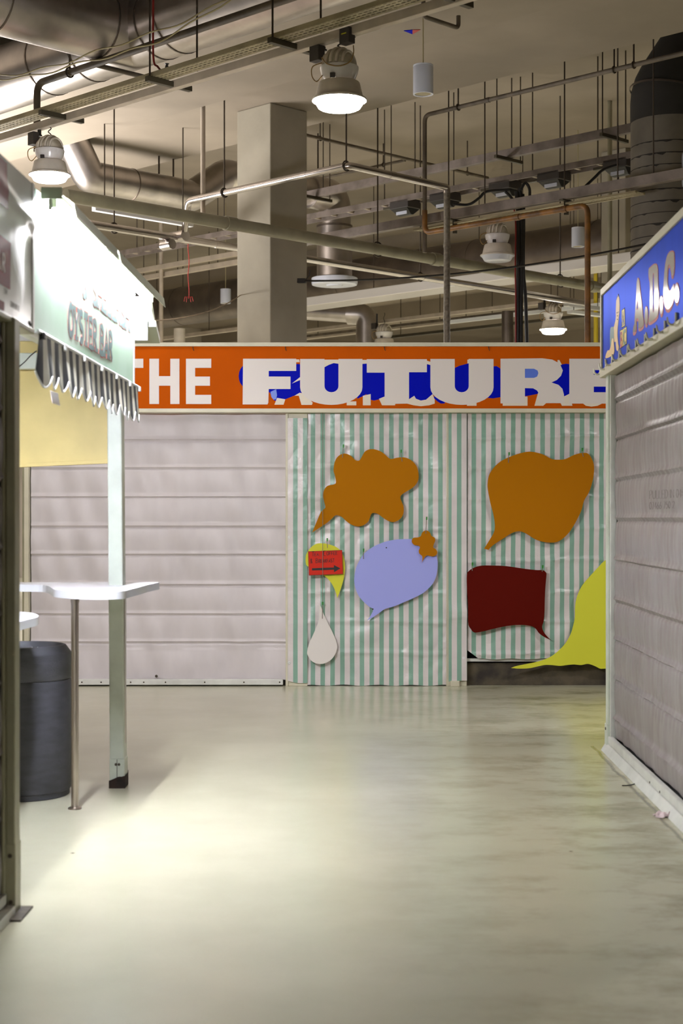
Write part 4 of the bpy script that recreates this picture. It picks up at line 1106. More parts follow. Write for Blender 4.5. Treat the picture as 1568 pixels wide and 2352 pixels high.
# counter
ZC = 1.127
ct = thing('counter', 'white wavy edged bar height counter wrapped round the white post', 'counter', (-1.4, 8.6, 0))
edge = [PZ(px, py, ZC) for px, py in ((40, 1342.5), (75, 1343), (99, 1343.6), (111, 1346), (119.5, 1351), (126, 1354), (150, 1356.5), (185, 1358.8), (236, 1359.4), (283, 1357.7), (300, 1354), (320, 1349), (339, 1343.4))]
poly = [(p.x, p.y) for p in smooth_path(edge, 5)] + [(PZ(366, 1338, ZC).x, PZ(366, 1338, ZC).y), (-1.10, 9.27), (-3.0, 9.27), (-3.0, edge[0].y)]
def cmap(x, y, d): return Vector((x, y, ZC - d))
obj('top', MB().prism(poly, (), cmap, 0.0, 0.04), M['white'], ct, smooth=35)
q = V(172, 1858, 8.196)
obj('leg', MB().tube([Vector((q.x, q.y, 0.012)), Vector((q.x, q.y, 1.075))], 0.0195, 20), M['steel'], ct, smooth=60)
obj('leg_collar', MB().lathe([(0.0, 1.087), (0.0225, 1.087), (0.0225, 1.066), (0.0195, 1.066)], (q.x, q.y, 0), 20), M['steel'], ct, smooth=40)
obj('floor_flange', MB().lathe([(0.0, 0.022), (0.02, 0.022), (0.022, 0.012), (0.035, 0.008), (0.036, 0.0), (0.0, 0.0)], (q.x, q.y, 0), 24), M['steel'], ct, smooth=40)
q = V(266, 1378, 8.5)
obj('fixing', MB().box(q.x - 0.012, q.x + 0.012, 8.5, 8.53, 1.07, 1.087), M['screw'], ct)
ZL = 1.0
edge2 = [PZ(px, py, ZL) for px, py in ((40, 1405), (60, 1405.5), (76, 1407.5), (86, 1411), (88.5, 1415), (84, 1418.5), (70, 1422), (48, 1427.5), (20, 1436))]
cl = thing('counter', 'lower white shelf counter with a rounded end beside the grey bin', 'counter', (-1.7, 8.1, 0.95))
obj('top', MB().prism([(p.x, p.y) for p in smooth_path(edge2, 5)] + [(-2.6, edge2[-1].y), (-2.6, edge2[0].y)], (), lambda x, y, d: Vector((x, y, ZL - d)), 0.0, 0.042), M['white'], cl, smooth=35)
obj('leg', MB().tube([Vector((-2.2, 8.1, 0.0)), Vector((-2.2, 8.1, 0.96))], 0.02, 16), M['steel'], cl, smooth=60)

# bin
bc = Vector((-1.742, 8.64, 0))
bi = thing('litter_bin', 'round dark grey litter bin under the white counters', 'bin', bc)
obj('drum', MB().lathe([(0.0, 0.0), (0.256, 0.0), (0.262, 0.004), (0.262, 0.03), (0.268, 0.036), (0.270, 0.06), (0.270, 0.622), (0.266, 0.628), (0.0, 0.628)], bc, 72), M['bin'], bi, smooth=35)
obj('rim', MB().lathe([(0.262, 0.628), (0.268, 0.632), (0.271, 0.64), (0.271, 0.765), (0.267, 0.776), (0.240, 0.812), (0.232, 0.814), (0.226, 0.806), (0.222, 0.70), (0.222, 0.64)], bc, 72), M['bin'], bi, smooth=35)
obj('bin_inside', MB().lathe([(0.0, 0.64), (0.221, 0.64), (0.221, 0.74)], bc, 48), M['dark'], bi, smooth=35)  # inside of the bin, its shade put into a near-black colour
for px in (74, 87):
    q = V(px, 1488, 8.85)
    obj('rivet', MB().tube([Vector((q.x + .006 * math.cos(a), 8.843, 0.775 + .006 * math.sin(a))) for a in [k * PI / 5 for k in range(10)]], 0.0025, 6, closed=True), M['clip'], bi, smooth=60)
# ================================================================== services under the ceiling
def shift(p, a=0.0, b=0.0, z=0.0):
    return p + A_ * a + B_ * b + Vector((0, 0, z))
def meet(px, py_unused, p, d):
    """where the line p + t*d crosses the upright plane of photo column px"""
    k = (px - CX) / F
    t = (k * p.y - p.x) / (d.x - k * d.y)
    return p + d * t
def rod(parent, p, top=None, r=0.008, nm='hanger_rod', mtl='rod'):
    z1 = (ceil_z(p) if top is None else top)
    obj(nm, MB().tube([p, Vector((p.x, p.y, z1))], r, 6), M[mtl], parent, smooth=60)
def ringm(c, d, r, w=0.02):
    return MB().lathe([(r - 0.004, -w / 2), (r + 0.006, -w / 2), (r + 0.006, w / 2), (r - 0.004, w / 2)], c, 32, d)

# ---- main ventilation duct and its branch, upper left
DZ, DR = 5.52, 0.285
P0 = PZ(0, 185, DZ)
pj = meet(308, 0, P0, A_)
md = thing('ventilation_duct', 'large galvanised duct crossing the top left corner, joined by a branch', 'duct', P0)
obj('duct', MB().tube([P0 + A_ * 5.0, P0 - A_ * 11.0], DR, 48), M['galv'], md, smooth=50)
obj('branch_duct', MB().tube([pj, pj - B_ * 5.5], DR, 48), M['galv'], md, smooth=50)
for px in (215, 372, 415, 830, 120):
    obj('seam', ringm(meet(px, 0, P0, A_), A_, DR, 0.014), M['galvdark'], md, smooth=40)
for dist in (0.36, 1.35, 2.4):
    obj('seam', ringm(pj - B_ * dist, B_, DR, 0.014), M['galvdark'], md, smooth=40)
for px in (160, 520, 760):
    rod(md, meet(px, 0, P0, A_) + Vector((0, 0, DR)))

# ---- cable tray with the high bay lamps
TP = PZ(779, 81, 4.75)
ct_ = thing('cable_tray', 'near cable tray with pale lighting trunking running from lower left to top', 'cable tray', TP)
T0, T1 = TP + A_ * 4.6, TP - A_ * 6.5
obj('trunking', MB().beam(T0, T1, 0.06, 0.062), M['trunk'], ct_, bevel=0.004)
tray = MB()
tb = TP + B_ * -0.15 + Vector((0, 0, 0.02))
for q_, h in ((-0.07, 0.035), (0.07, 0.035)):
    tray.beam(shift(tb, 4.6, q_, h / 2), shift(tb, -6.5, q_, h / 2), 0.004, h)
for q_ in (-0.052, -0.018, 0.018, 0.052):
    tray.beam(shift(tb, 4.6, q_), shift(tb, -6.5, q_), 0.024, 0.003)
for k in range(0, 223):
    tray.beam(shift(tb, 4.6 - k * 0.05, -0.07), shift(tb, 4.6 - k * 0.05, 0.07), 0.014, 0.0028)
obj('perforated_tray', tray, M['tray'], ct_)
cab = MB()
for k in range(1):
    cab.tube([shift(tb, 4.6, 0.0, 0.014), shift(tb, -6.5, 0.0, 0.014)], 0.012, 8)
obj('cable', cab, M['black'], ct_, smooth=60)
obj('cable', MB().tube([shift(tb, 4.6, 0.04, 0.014), shift(tb, -6.5, 0.04, 0.014)], 0.012, 8), M['black'], ct_, smooth=60)
for px in (120, 366, 648, 1010):
    c = meet(px, 0, tb, A_)
    obj('strut', MB().beam(shift(c, 0, -0.12, -0.022), shift(c, 0, 0.30, -0.022), 0.042, 0.04), M['strut'], ct_, bevel=0.003)
    if px > 200: rod(ct_, shift(c, 0, -0.09, -0.02))
for px in (434, 718):
    rod(ct_, shift(meet(px, 0, tb, A_), 0, 0.075, 0.0))

def high_bay(px, py_rim, zr, D, lens, label, boxes=(1, 1), hook=0.07, group=None):
    """bowl reflector lamp with a ribbed dome; zr height of the rim"""
    Y = (zr - CAMZ) * F / (HY - py_rim)
    c = V(px, py_rim, Y)
    s = D / 0.406
    t = thing('high_bay_lamp', label, 'lamp', c - Vector((0, 0, 0.06 * s)), group)
    def L(prof): return [(r * s, h * s) for r, h in prof]
    obj('lens', MB().lathe(L([(0.0, -0.062), (0.145, -0.062), (0.158, -0.055), (0.188, -0.006), (0.201, 0.0), (0.2, 0.006), (0.185, 0.008), (0.0, 0.008)]), c, 48), M['lit' if lens else 'unlit'], t, smooth=40)
    obj('reflector', MB().lathe(L([(0.204, -0.004), (0.204, 0.012), (0.180, 0.022), (0.172, 0.06), (0.156, 0.125), (0.149, 0.135), (0.11, 0.137)]), c, 48), M['lampgrey'], t, smooth=35)
    obj('bowl', MB().lathe(L([(0.100, 0.135), (0.112, 0.14), (0.138, 0.20), (0.147, 0.235), (0.146, 0.25), (0.138, 0.253), (0.126, 0.256)]), c, 48), M['lampwhite'], t, smooth=40)
    prof = [(0.126, 0.256)] + [(0.126 * math.cos(a), 0.256 + 0.128 * math.sin(a)) for a in [k * PI / 20 for k in range(1, 10)]] + [(0.004, 0.384)]
    dm_ = obj('dome', MB().lathe(L(prof), c, 48), M['finold'], t, smooth=50)
    axis = Vector((0.86, -0.5, 0.0)).normalized()
    side = Vector((0.5, 0.86, 0)).normalized()
    for off in (-0.085, -0.045, 0.0, 0.045, 0.085):
        rr = math.sqrt(0.128 ** 2 - off ** 2) + 0.004
        pts = [c + (axis * off + side * (rr * math.cos(a)) + ZUP * (0.258 + rr * math.sin(a))) * s for a in [k * PI / 16 for k in range(17)]]
        obj('fin', MB().tube(pts, 0.012 * s, 6), M['lampgrey'], dm_, smooth=60)
    obj('clip', MB().box(c.x - 0.07 * s, c.x - 0.03 * s, c.y - 0.135 * s, c.y - 0.115 * s, c.z + 0.14 * s, c.z + 0.175 * s), M['gear'], t, bevel=0.003)
    top = c + ZUP * (0.384 * s)
    obj('hook', MB().tube([top + Vector((0.012 * math.sin(k * 0.9), 0, k * hook / 10)) for k in range(11)], 0.006 * s, 6), M['black'], t, smooth=60)
    zt_ = top.z + hook
    for side_, on in ((-1, boxes[0]), (1, boxes[1])):
        if on:
            lo_ = c.z + (0.375 if side_ > 0 else 0.31) * s
            hh = 0.0525
            bc_ = c + A_ * (-side_ * 0.16 * s) - B_ * 0.07
            bc_.z = lo_ + hh
            gb_ = obj('gear_box', MB().beam(bc_ - A_ * 0.05 * s, bc_ + A_ * 0.05 * s, 0.07 * s, 2 * hh), M['gear'], t, bevel=0.004)
            if side_ > 0:
                f0 = bc_ - B_ * 0.036 * s
                obj('yellow_label', MB().beam(f0 - A_ * 0.025 * s + ZUP * .012, f0 + A_ * 0.025 * s + ZUP * .012, 0.002, 0.007), M['bubble_yellow'], gb_)
            obj('gear_strap', MB().beam(bc_ + ZUP * 0.035, bc_ + ZUP * 0.035 + B_ * 0.07, 0.05, 0.012).beam(bc_ + ZUP * 0.03 + B_ * 0.06, Vector((bc_.x, bc_.y, zt_)) + B_ * 0.06, 0.03, 0.008, Vector((0, 1, 0))), M['black'], t)
    q0 = c + Vector((-0.13 * s, -0.05 * s, 0.27 * s))
    loop = [q0, q0 + Vector((-0.07, 0, -0.03)) * s, q0 + Vector((-0.075, 0, -0.10)) * s, q0 + Vector((-0.04, 0, -0.14)) * s, q0 + Vector((0.005, 0.01, -0.09)) * s]
    obj('flex', MB().tube(smooth_path(loop, 6), 0.0045 * s, 6), M['ochrecable'], t, smooth=60)
    if boxes[1]:
        q1 = c + Vector((0.105 * s, -0.10 * s, 0.385 * s))
        loop = [q1, q1 + Vector((0.0, -0.03, -0.07)) * s, q1 + Vector((-0.03, -0.04, -0.135)) * s, q1 + Vector((-0.11, -0.045, -0.165)) * s, q1 + Vector((-0.2, -0.02, -0.14)) * s, q1 + Vector((-0.235, 0.04, -0.08)) * s]
        obj('flex', MB().tube(smooth_path(loop, 6), 0.0045 * s, 6), M['ochrecable'], t, smooth=60)
    return t
ZR = 4.326
high_bay(779, 231, ZR, 0.365, True, 'lit high bay lamp hanging in front of the ceiling at top centre', (1, 1), hook=0.048)
high_bay(114, 402, ZR, 0.335, True, 'lit high bay lamp just above the mint sign at left', (1, 0), hook=0.076)
high_bay(1142, 588, ZR, 0.37, False, 'unlit high bay lamp beside the black cable bundle', (0, 0), hook=0.1)
high_bay(1270, 757, ZR, 0.40, True, 'small distant lit high bay lamp just above the orange sign at right', (1, 1), hook=0.08)
high_bay(882, 797, 4.5, 0.42, False, 'faint distant high bay lamp peeping over the orange sign near the steel post', (1, 0), hook=0.2)
high_bay(654, 680, ZR, 0.36, True, 'lit high bay lamp hidden behind the concrete column', (0, 0), hook=0.2)

def hang_tray(px0, py0, px1, z, label, nm='cable_tray', w=0.07, h=0.085, mtl='trunkdark', rods=(), struts=(), base_px=975, base_py=None):
    p = PZ(base_px, base_py, z)
    t = thing(nm, label, 'cable tray', p)
    a, b = meet(px0, 0, p, A_), meet(px1, 0, p, A_)
    obj('trunking', MB().beam(a, b, w, h), M[mtl], t, bevel=0.003)
    for px in rods:
        rod(t, meet(px, 0, p, A_) + Vector((0, 0, h / 2)))
    for px in struts:
        c = meet(px, 0, p, A_)
        obj('strut', MB().beam(shift(c, 0, -0.25, -h / 2 - 0.02), shift(c, 0, 0.25, -h / 2 - 0.02), 0.042, 0.04), M['strut'], t, bevel=0.003)
        rod(t, shift(c, 0, 0.22, -h / 2)); rod(t, shift(c, 0, -0.22, -h / 2))
    return t, p
# upper trunking
tr1, p1_ = hang_tray(700, 0, 1475, 5.8, 'upper pale trunking behind the painted duct at right, hung on rods', base_py=393, h=0.10, rods=(742, 898, 1113), struts=(1168, 1410, 730))
# cable ladder carrying the floodlights
pl = PZ(975, 452, 5.5)
ld = thing('cable_ladder', 'cable ladder carrying dark floodlights across the middle of the ceiling', 'cable tray', pl)
la, lb = meet(275, 0, pl, A_), meet(1475, 0, pl, A_)
for q_ in (-0.11, 0.11):
    obj('side_rail', MB().beam(la + B_ * q_, lb + B_ * q_, 0.02, 0.075), M['trunkdark'], ld, bevel=0.002)
n_r = int((lb - la).length / 0.3)
rg = MB()
for k in range(1, n_r):
    c = la + (lb - la) * (k / n_r)
    obj('rung', MB().beam(c - B_ * 0.11, c + B_ * 0.11, 0.03, 0.02), M['trunk'], ld)
obj('cable', MB().tube([la + ZUP * .022, lb + ZUP * .022], 0.02, 8), M['black'], ld, smooth=60)
for px in (300, 868, 938, 1027, 1160, 1208, 1358, 500):
    rod(ld, shift(meet(px, 0, pl, A_), 0, 0.12, 0))
where = {930: 'floodlight on the cable ladder left of the cranked silver pipe', 1022: 'floodlight on the cable ladder behind the silver pipe elbow',
         1160: 'floodlight on the cable ladder above the black cable bundle', 1272: 'floodlight on the cable ladder between cable bundle and gas pipe', 1425: 'floodlight at the right end of the cable ladder by the painted duct'}
for px, w_ in where.items():
    c = meet(px, 0, pl, A_) - ZUP * 0.06
    t = thing('floodlight', 'dark ' + w_, 'floodlight', c - ZUP * .12)
    obj('housing', MB().beam(c - A_ * 0.16, c + A_ * 0.16, 0.24, 0.11), M['gear'], t, bevel=0.01)
    obj('bracket', MB().beam(c + A_ * 0.16, c + A_ * 0.36, 0.05, 0.03), M['strut'], t, bevel=0.003)
    e = c - ZUP * 0.055
    vs_ = obj('visor', MB().hexa([e - A_ * .12 - B_ * .02 - ZUP * .075, e + A_ * .10 - B_ * .02 - ZUP * .075, e + A_ * .10 + B_ * .02 - ZUP * .075, e - A_ * .12 + B_ * .02 - ZUP * .075],
                           [e - A_ * .14 - B_ * .12, e + A_ * .14 - B_ * .12, e + A_ * .14 + B_ * .12, e - A_ * .14 + B_ * .12]), M['black'], t, bevel=0.004)
    obj('lens', MB().beam(e - A_ * 0.10 - B_ * 0.075 - ZUP * .052, e + A_ * 0.08 - B_ * 0.075 - ZUP * .052, 0.01, 0.04), M['unlit'], vs_)
# lower trunking with mesh tray
tr3, p3_ = hang_tray(640, 0, 1640, 4.8, 'lower trunking with a perforated tray under it, passing in front of the painted duct', base_py=505, h=0.10, w=0.08, rods=(1030, 1113, 1296, 1418, 1500), mtl='trunkdark')
tray = MB()
tb3 = p3_ + B_ * 0.10 - ZUP * 0.085
a3, b3 = meet(960, 0, tb3, A_), meet(1470, 0, tb3, A_)
for q_ in (-0.07, -0.024, 0.024, 0.07):
    tray.beam(a3 + B_ * q_, b3 + B_ * q_, 0.032, 0.02 if abs(q_) > .05 else 0.004)
n3 = int((b3 - a3).length / 0.06)
for k in range(n3 + 1):
    c = a3 + (b3 - a3) * (k / n3)
    tray.beam(c - B_ * 0.07, c + B_ * 0.07, 0.016, 0.0036)
obj('perforated_tray', tray, M['tray'], tr3)
for px in (1040, 1296):
    c = meet(px, 0, p3_, A_)
    obj('tray_bracket', MB().beam(shift(c, 0, -0.06, -0.055), shift(c, 0, 0.2, -0.055), 0.05, 0.012), M['strut'], tr3)
    obj('clamp', MB().beam(shift(c, 0, 0.03, -0.06), shift(c, 0, 0.03, -0.2), 0.05, 0.02, Vector((0, 1, 0))), M['strut'], tr3)

# ---- pipes
def pipe(nm, label, pts, r, mtl, cat='pipe', rnd=0.12, n=16, joints=(), clamps=(), jr=1.18):
    path = fillet(pts, rnd) if len(pts) > 2 else [Vector(p) for p in pts]
    t = thing(nm, label, cat, path[0])
    obj('tube', MB().tube(path, r, n), M[mtl], t, smooth=55)
    for c, d in joints:
        obj('coupling', MB().lathe([(r, -r), (r * jr, -r), (r * jr, r), (r, r)], c, n, d), M[mtl], t, smooth=40)
    for c in clamps:
        obj('clamp', MB().tube([c + Vector((0.0, 0, 0)) + B_ * (r * 1.3 * math.cos(a)) + ZUP * (r * 1.3 * math.sin(a)) for a in [k * PI / 8 for k in range(16)]], 0.008, 6, closed=True), M['rod'], t, smooth=60)
        obj('hanger_rod', MB().tube([c + ZUP * r, Vector((c.x, c.y, ceil_z(c)))], 0.009, 6), M['rod'], t, smooth=60)
    return t
pP1 = PZ(620, 530, 4.45)
a, b = meet(150, 0, pP1, B_), meet(1500, 0, pP1, B_)
def ringclamp(c): return c
pipe('drain_pipe', 'thick grey green pipe sloping down rightwards in front of the concrete column', [a, b], 0.062, 'pipe', n=24,
     joints=[(meet(px, 0, pP1, B_), B_) for px in (528, 1000, 1360)], clamps=[meet(px, 0, pP1, B_) for px in (867, 1286)])
pP2 = PZ(800, 380, 4.9)
cA, cB = meet(433, 0, pP2, A_), meet(1026, 0, pP2, B_)
dn = V(424, 528, 17.35)
lp_ = pipe('lagged_pipe', 'silver lagged pipe cranking round above the thick pipe and dropping as a steel post', [dn, cA, pP2, cB, cB - ZUP * 0.06], 0.036, 'silver', rnd=0.06, n=20,
     joints=[(meet(px, 0, pP2, A_), A_) for px in (510, 700)] + [(meet(900, 0, pP2, B_), B_)], clamps=[meet(515, 0, pP2, A_), meet(795, 0, pP2, A_)], jr=1.06)
obj('post', MB().tube([cB - ZUP * 0.06, Vector((cB.x, cB.y, 2.5))], 0.033, 20), M['dullpost'], lp_, smooth=55)
for zz in (3.55, 4.3):
    obj('collar', MB().lathe([(0.033, -0.02), (0.038, -0.02), (0.038, 0.02), (0.033, 0.02)], (cB.x, cB.y, zz), 20), M['dullpost'], lp_, smooth=40)
pP3 = V(620, 581, 18.4)
a, b = meet(205, 0, pP3, B_), meet(1345, 0, pP3, B_)
t = pipe('lagged_pipe', 'thin silver lagged pipe passing behind the concrete column', [a, b], 0.043, 'silver', n=20,
     joints=[(meet(px, 0, pP3, B_), B_) for px in (500, 975)], clamps=[meet(px, 0, pP3, B_) for px in (262, 965)], jr=1.05)
c = meet(410, 0, pP3, B_) + ZUP * .02
obj('valve_body', MB().tube([c + A_ * 0.14, c - A_ * 0.12], 0.062, 20), M['silver'], t, smooth=50)
c = meet(385, 0, pP3, B_) - ZUP * .09
obj('valve_body', MB().tube([c + A_ * 0.08, c - A_ * 0.08], 0.055, 20), M['silver'], t, smooth=50)
# sprinkler pipes
pP5 = PZ(975, 265, 5.9)
e = meet(1640, 0, pP5, A_)
pipe('sprinkler_pipe', 'dusty pipe running to the top right corner and dropping beside the steel post', [e, pP5, Vector((pP5.x, pP5.y, 4.40))], 0.024, 'pipedark', rnd=0.08,
     joints=[(meet(1120, 0, pP5, A_), A_)], clamps=[meet(px, 0, pP5, A_) for px in (1052, 1410, 1455)])
pP6 = PZ(85, 192, 5.2)
e = meet(760, 0, pP6, A_)
t = pipe('sprinkler_pipe', 'dusty pipe in front of the galvanised duct with an elbow at left', [Vector((pP6.x, pP6.y, 4.62)), pP6, e], 0.03, 'pipedark', rnd=0.1, clamps=[meet(160, 0, pP6, A_)])
c = meet(215, 0, pP6, A_)
d = c + B_ * 0.76
obj('arm', MB().tube(fillet([c, d, d + ZUP * 0.12], 0.04), 0.02, 10), M['pipedark'], t, smooth=55)
obj('sprinkler_head', MB().lathe([(0.0, 0.0), (0.012, 0.0), (0.016, 0.03), (0.01, 0.05), (0.022, 0.06), (0.0, 0.062)], d + ZUP * 0.10, 12), M['black'], t, smooth=40)
c = PZ(972, 38, 5.45)
d = c + B_ * 0.42
tag(obj('sprinkler_pipe', MB().tube(fillet([c + ZUP * 0.39, c, d, d + ZUP * 0.1], 0.04), 0.018, 10), M['pipedark'], None, smooth=55), 'short sprinkler arm near the white cylinder at the top edge', 'pipe')
pP4 = PZ(709, 312, 6.3)
a, b = meet(640, 0, pP4, B_), meet(1120, 0, pP4, B_)
pipe('sprinkler_pipe', 'thin dark pipe sloping right high behind the column', [a, b], 0.022, 'pipedark', clamps=[meet(px, 0, pP4, B_) for px in (735, 1073)])
pP7 = PZ(930, 368, 6.45)
pipe('sprinkler_pipe', 'thin dark branch pipe rising right behind the cranked silver pipe', [meet(712, 0, pP7, A_), pP7], 0.02, 'pipedark', clamps=[meet(880, 0, pP7, A_)])
pG = PZ(975, 535, 4.53)
ge = meet(1349, 0, pG, A_)
pipe('gas_pipe', 'ochre gas pipe with two bends dropping behind the orange sign', [pG + ZUP * 0.24, pG, ge, Vector((ge.x, ge.y, 2.5))], 0.029, 'gas', rnd=0.09, n=18,
     joints=[(meet(px, 0, pG, A_), A_) for px in (1188, 1296)])
pole = meet(466, 0, V(466, 0, 16.9), B_)
pole = Vector(((466 - CX) / F * 16.9, 16.9, 4.7))
tag(obj('drop_pipe', MB().tube([pole, Vector((pole.x, pole.y, 6.02))], 0.026, 14), M['trunk'], None, smooth=60), 'pale upright pipe dropping from the ceiling left of the column', 'pipe')
pole = V(1400, 650, 20.0)
tag(obj('drop_pipe', MB().tube([Vector((pole.x, pole.y, 3.6)), Vector((pole.x, pole.y, 6.75))], 0.03, 12), M['pipe'], None, smooth=60), 'pale upright pipe left of the painted duct', 'pipe')
# batten along the thick pipe
c0, c1 = PZ(215, 478, 4.9), None
c1 = meet(440, 0, c0, B_)
lt_ = thing('light_batten', 'unlit white light batten just under the thick pipe at left', 'light fitting', c0)
obj('body', MB().beam(c0, c1, 0.07, 0.06), M['clip'], lt_, bevel=0.004)
for px in (240, 420):
    rod(lt_, meet(px, 0, c0, B_))
for k, (px, py, z, xe, lab) in enumerate(((430, 603, 5.6, 560, 'upper of two unlit white battens left of the column'), (430, 622, 5.5, 560, 'lower of two unlit white battens left of the column'))):
    c = PZ(px, py, z)
    lt_ = thing('light_batten', lab, 'light fitting', c)
    obj('body', MB().beam(meet(300, 0, c, A_), meet(690, 0, c, A_), 0.09, 0.075), M['trunk'], lt_, bevel=0.004)
    for x in (330, 408, 500):
        rod(lt_, meet(x, 0, c, A_))

# ---- other ducts
a1 = V(205, 407, 19.0)
rr = 0.195
a0 = a1 - B_ * 0.27 + ZUP * 0.42
bend = meet(440, 0, a1, B_)
up = bend + B_ * 0.55 + ZUP * 0.36
far = meet(768, 0, up, B_)
sd_ = thing('ventilation_duct', 'silver duct stepping down from the ceiling at left and passing behind the column', 'duct', a1)
obj('duct', MB().tube(fillet([a0, a1, bend, up, far - B_ * 0.45], 0.05, 2), rr, 40), M['galv'], sd_, smooth=50)
for c, d in ((meet(300, 0, a1, B_), B_), (up + B_ * .3, B_)):
    obj('seam', ringm(c, d, rr, 0.014), M['galvdark'], sd_, smooth=40)
obj('elbow', MB().tube(fillet([far - B_ * 0.5, far, far - ZUP * 0.42], 0.34, 6), 0.225, 36), M['galv'], sd_, smooth=50)
obj('drop_duct', MB().tube([far - ZUP * 0.40, far - ZUP * 1.16], 0.243, 36), M['galv'], sd_, smooth=50)
obj('seam', ringm(far - ZUP * 0.42, ZUP, 0.244, 0.03), M['galvdark'], sd_, smooth=40)
fz = far - ZUP * 1.22
obj('diffuser', MB().lathe([(0.0, -0.015), (0.10, -0.02), (0.12, 0.0), (0.25, -0.01), (0.31, 0.0), (0.318, 0.02), (0.318, 0.09), (0.30, 0.1), (0.0, 0.1)], fz, 48), M['unlit'], sd_, smooth=40)
for px in (365, 398, 730):
    p = meet(px, 0, a1 if px < 600 else up, B_)
    rod(sd_, p + ZUP * rr, r=0.012)

dc = V(1535, 400, 16.3)
pd = thing('ventilation_duct', 'fat painted duct standing at the right edge, soot streaked at its seams', 'duct', (dc.x, dc.y, 3.4))
R4 = 0.385
zj = CAMZ + (HY - 283) / F * 16.3
obj('duct', MB().tube([Vector((dc.x, dc.y, 3.3)), Vector((dc.x, dc.y, zj))], R4, 56), M['paintduct'], pd, smooth=50)
for k, y in enumerate((322, 350, 377, 405, 433, 460, 487, 512, 540, 566)):
    z = CAMZ + (HY - y) / F * 15.95
    if z > 3.35:
        mb = MB()
        vs, n = [], 72
        for i in range(n):
            a_ = 2 * PI * i / n
            dr = 0.012 * max(0, noise.noise(Vector((math.cos(a_) * 7, math.sin(a_) * 7, k * 3.1)))) * 3
            vs += [(dc.x + (R4 + .002) * math.cos(a_), dc.y + (R4 + .002) * math.sin(a_), z + .004), (dc.x + (R4 + .0025) * math.cos(a_), dc.y + (R4 + .0025) * math.sin(a_), z - .004 - dr)]
        mb.add(vs, [(2 * i, 2 * i + 1, (2 * i + 3) % (2 * n), (2 * i + 2) % (2 * n)) for i in range(n)])
        obj('sooty_seam', mb, M['darkened'], pd)
e0 = Vector((dc.x, dc.y, zj))
obj('elbow', MB().tube(fillet([e0, e0 + ZUP * 0.30, e0 + ZUP * 0.85 + Vector((0.36, 0.1, 0)), e0 + ZUP * 1.5 + Vector((0.75, 0.2, 0))], 0.1, 3), R4 + 0.004, 56), M['darkened'], pd, smooth=50)  # elbow in a much darker tone than the duct below it
obj('seam', ringm(e0 + ZUP * 0.30, Vector((0.18, 0.05, 1)), R4 + 0.012, 0.02), M['galvdark'], pd, smooth=40)
gd = Vector((0.42, -0.907, 0)).normalized()
gc = Vector((dc.x, dc.y, CAMZ + (HY - 392) / F * 15.95)) + gd * (R4 + 0.004)
gs = gd.cross(ZUP).normalized()
gl = thing('vent_grille', 'oval slotted grille on the painted duct at the right edge', 'vent', gc - ZUP * 0.2)
def gm(u, v, d):
    a_ = u / R4
    dirv = (gd * math.cos(a_) + gs * math.sin(a_))
    return Vector((dc.x, dc.y, gc.z + v)) + dirv * (R4 + 0.003 + d)
ov = arc(0, 0.13, 0.1, 0.09, 0, 180, 12) + arc(0, -0.13, 0.1, 0.09, 180, 360, 12)
obj('frame', MB().ribbon(ov, 0.03, gm, 0.0, 0.018, closed=True), M['unlit'], gl, smooth=40)
for k in range(9):
    v = -0.16 + k * 0.04
    obj('slat', MB().ribbon([(-0.085, v), (-0.03, v), (0.03, v), (0.085, v)], 0.014, gm, 0.0, 0.012), M['unlit'], gl)

# big far duct across the hall and a flat white body added as the bright band below it
c = V(1130, 598, 25.0)
bd = thing('ventilation_duct', 'big dusty duct crossing the far hall behind the pipes and the column', 'duct', c)
obj('duct', MB().tube([meet(120, 0, c, A_), meet(1640, 0, c, A_)], 0.36, 40), M['galvdark'], bd, smooth=50)
for px in (420, 800, 1100, 1380):
    obj('seam', ringm(meet(px, 0, c, A_), A_, 0.36, 0.02), M['galvdark'], bd, smooth=40)
    rod(bd, meet(px, 0, c, A_) + ZUP * .36)
c = PZ(1330, 614, 5.0)
fd = thing('pale_flat_band', 'flat white band added under the big far duct at right', 'duct', c)
obj('duct', MB().beam(meet(640, 0, c, A_), meet(1560, 0, c, A_), 0.5, 0.14), M['lampwhite'], fd, bevel=0.01)
for px in (858, 1200, 1420):
    rod(fd, meet(px, 0, c, A_))
c = V(770, 716, 30.0)
sd5 = thing('ventilation_duct', 'small bright silver duct low behind the column with a drop', 'duct', c)
obj('duct', MB().tube([V(560, 706, 30.5), V(812, 722, 29.6)], 0.16, 28), M['galv'], sd5, smooth=50)
dp = V(842, 722, 29.5)
obj('drop_duct', MB().tube(fillet([V(800, 721, 29.6), dp, Vector((dp.x, dp.y, 3.4))], 0.2), 0.2, 28), M['galv'], sd5, smooth=50)
rod(sd5, c + ZUP * .15)
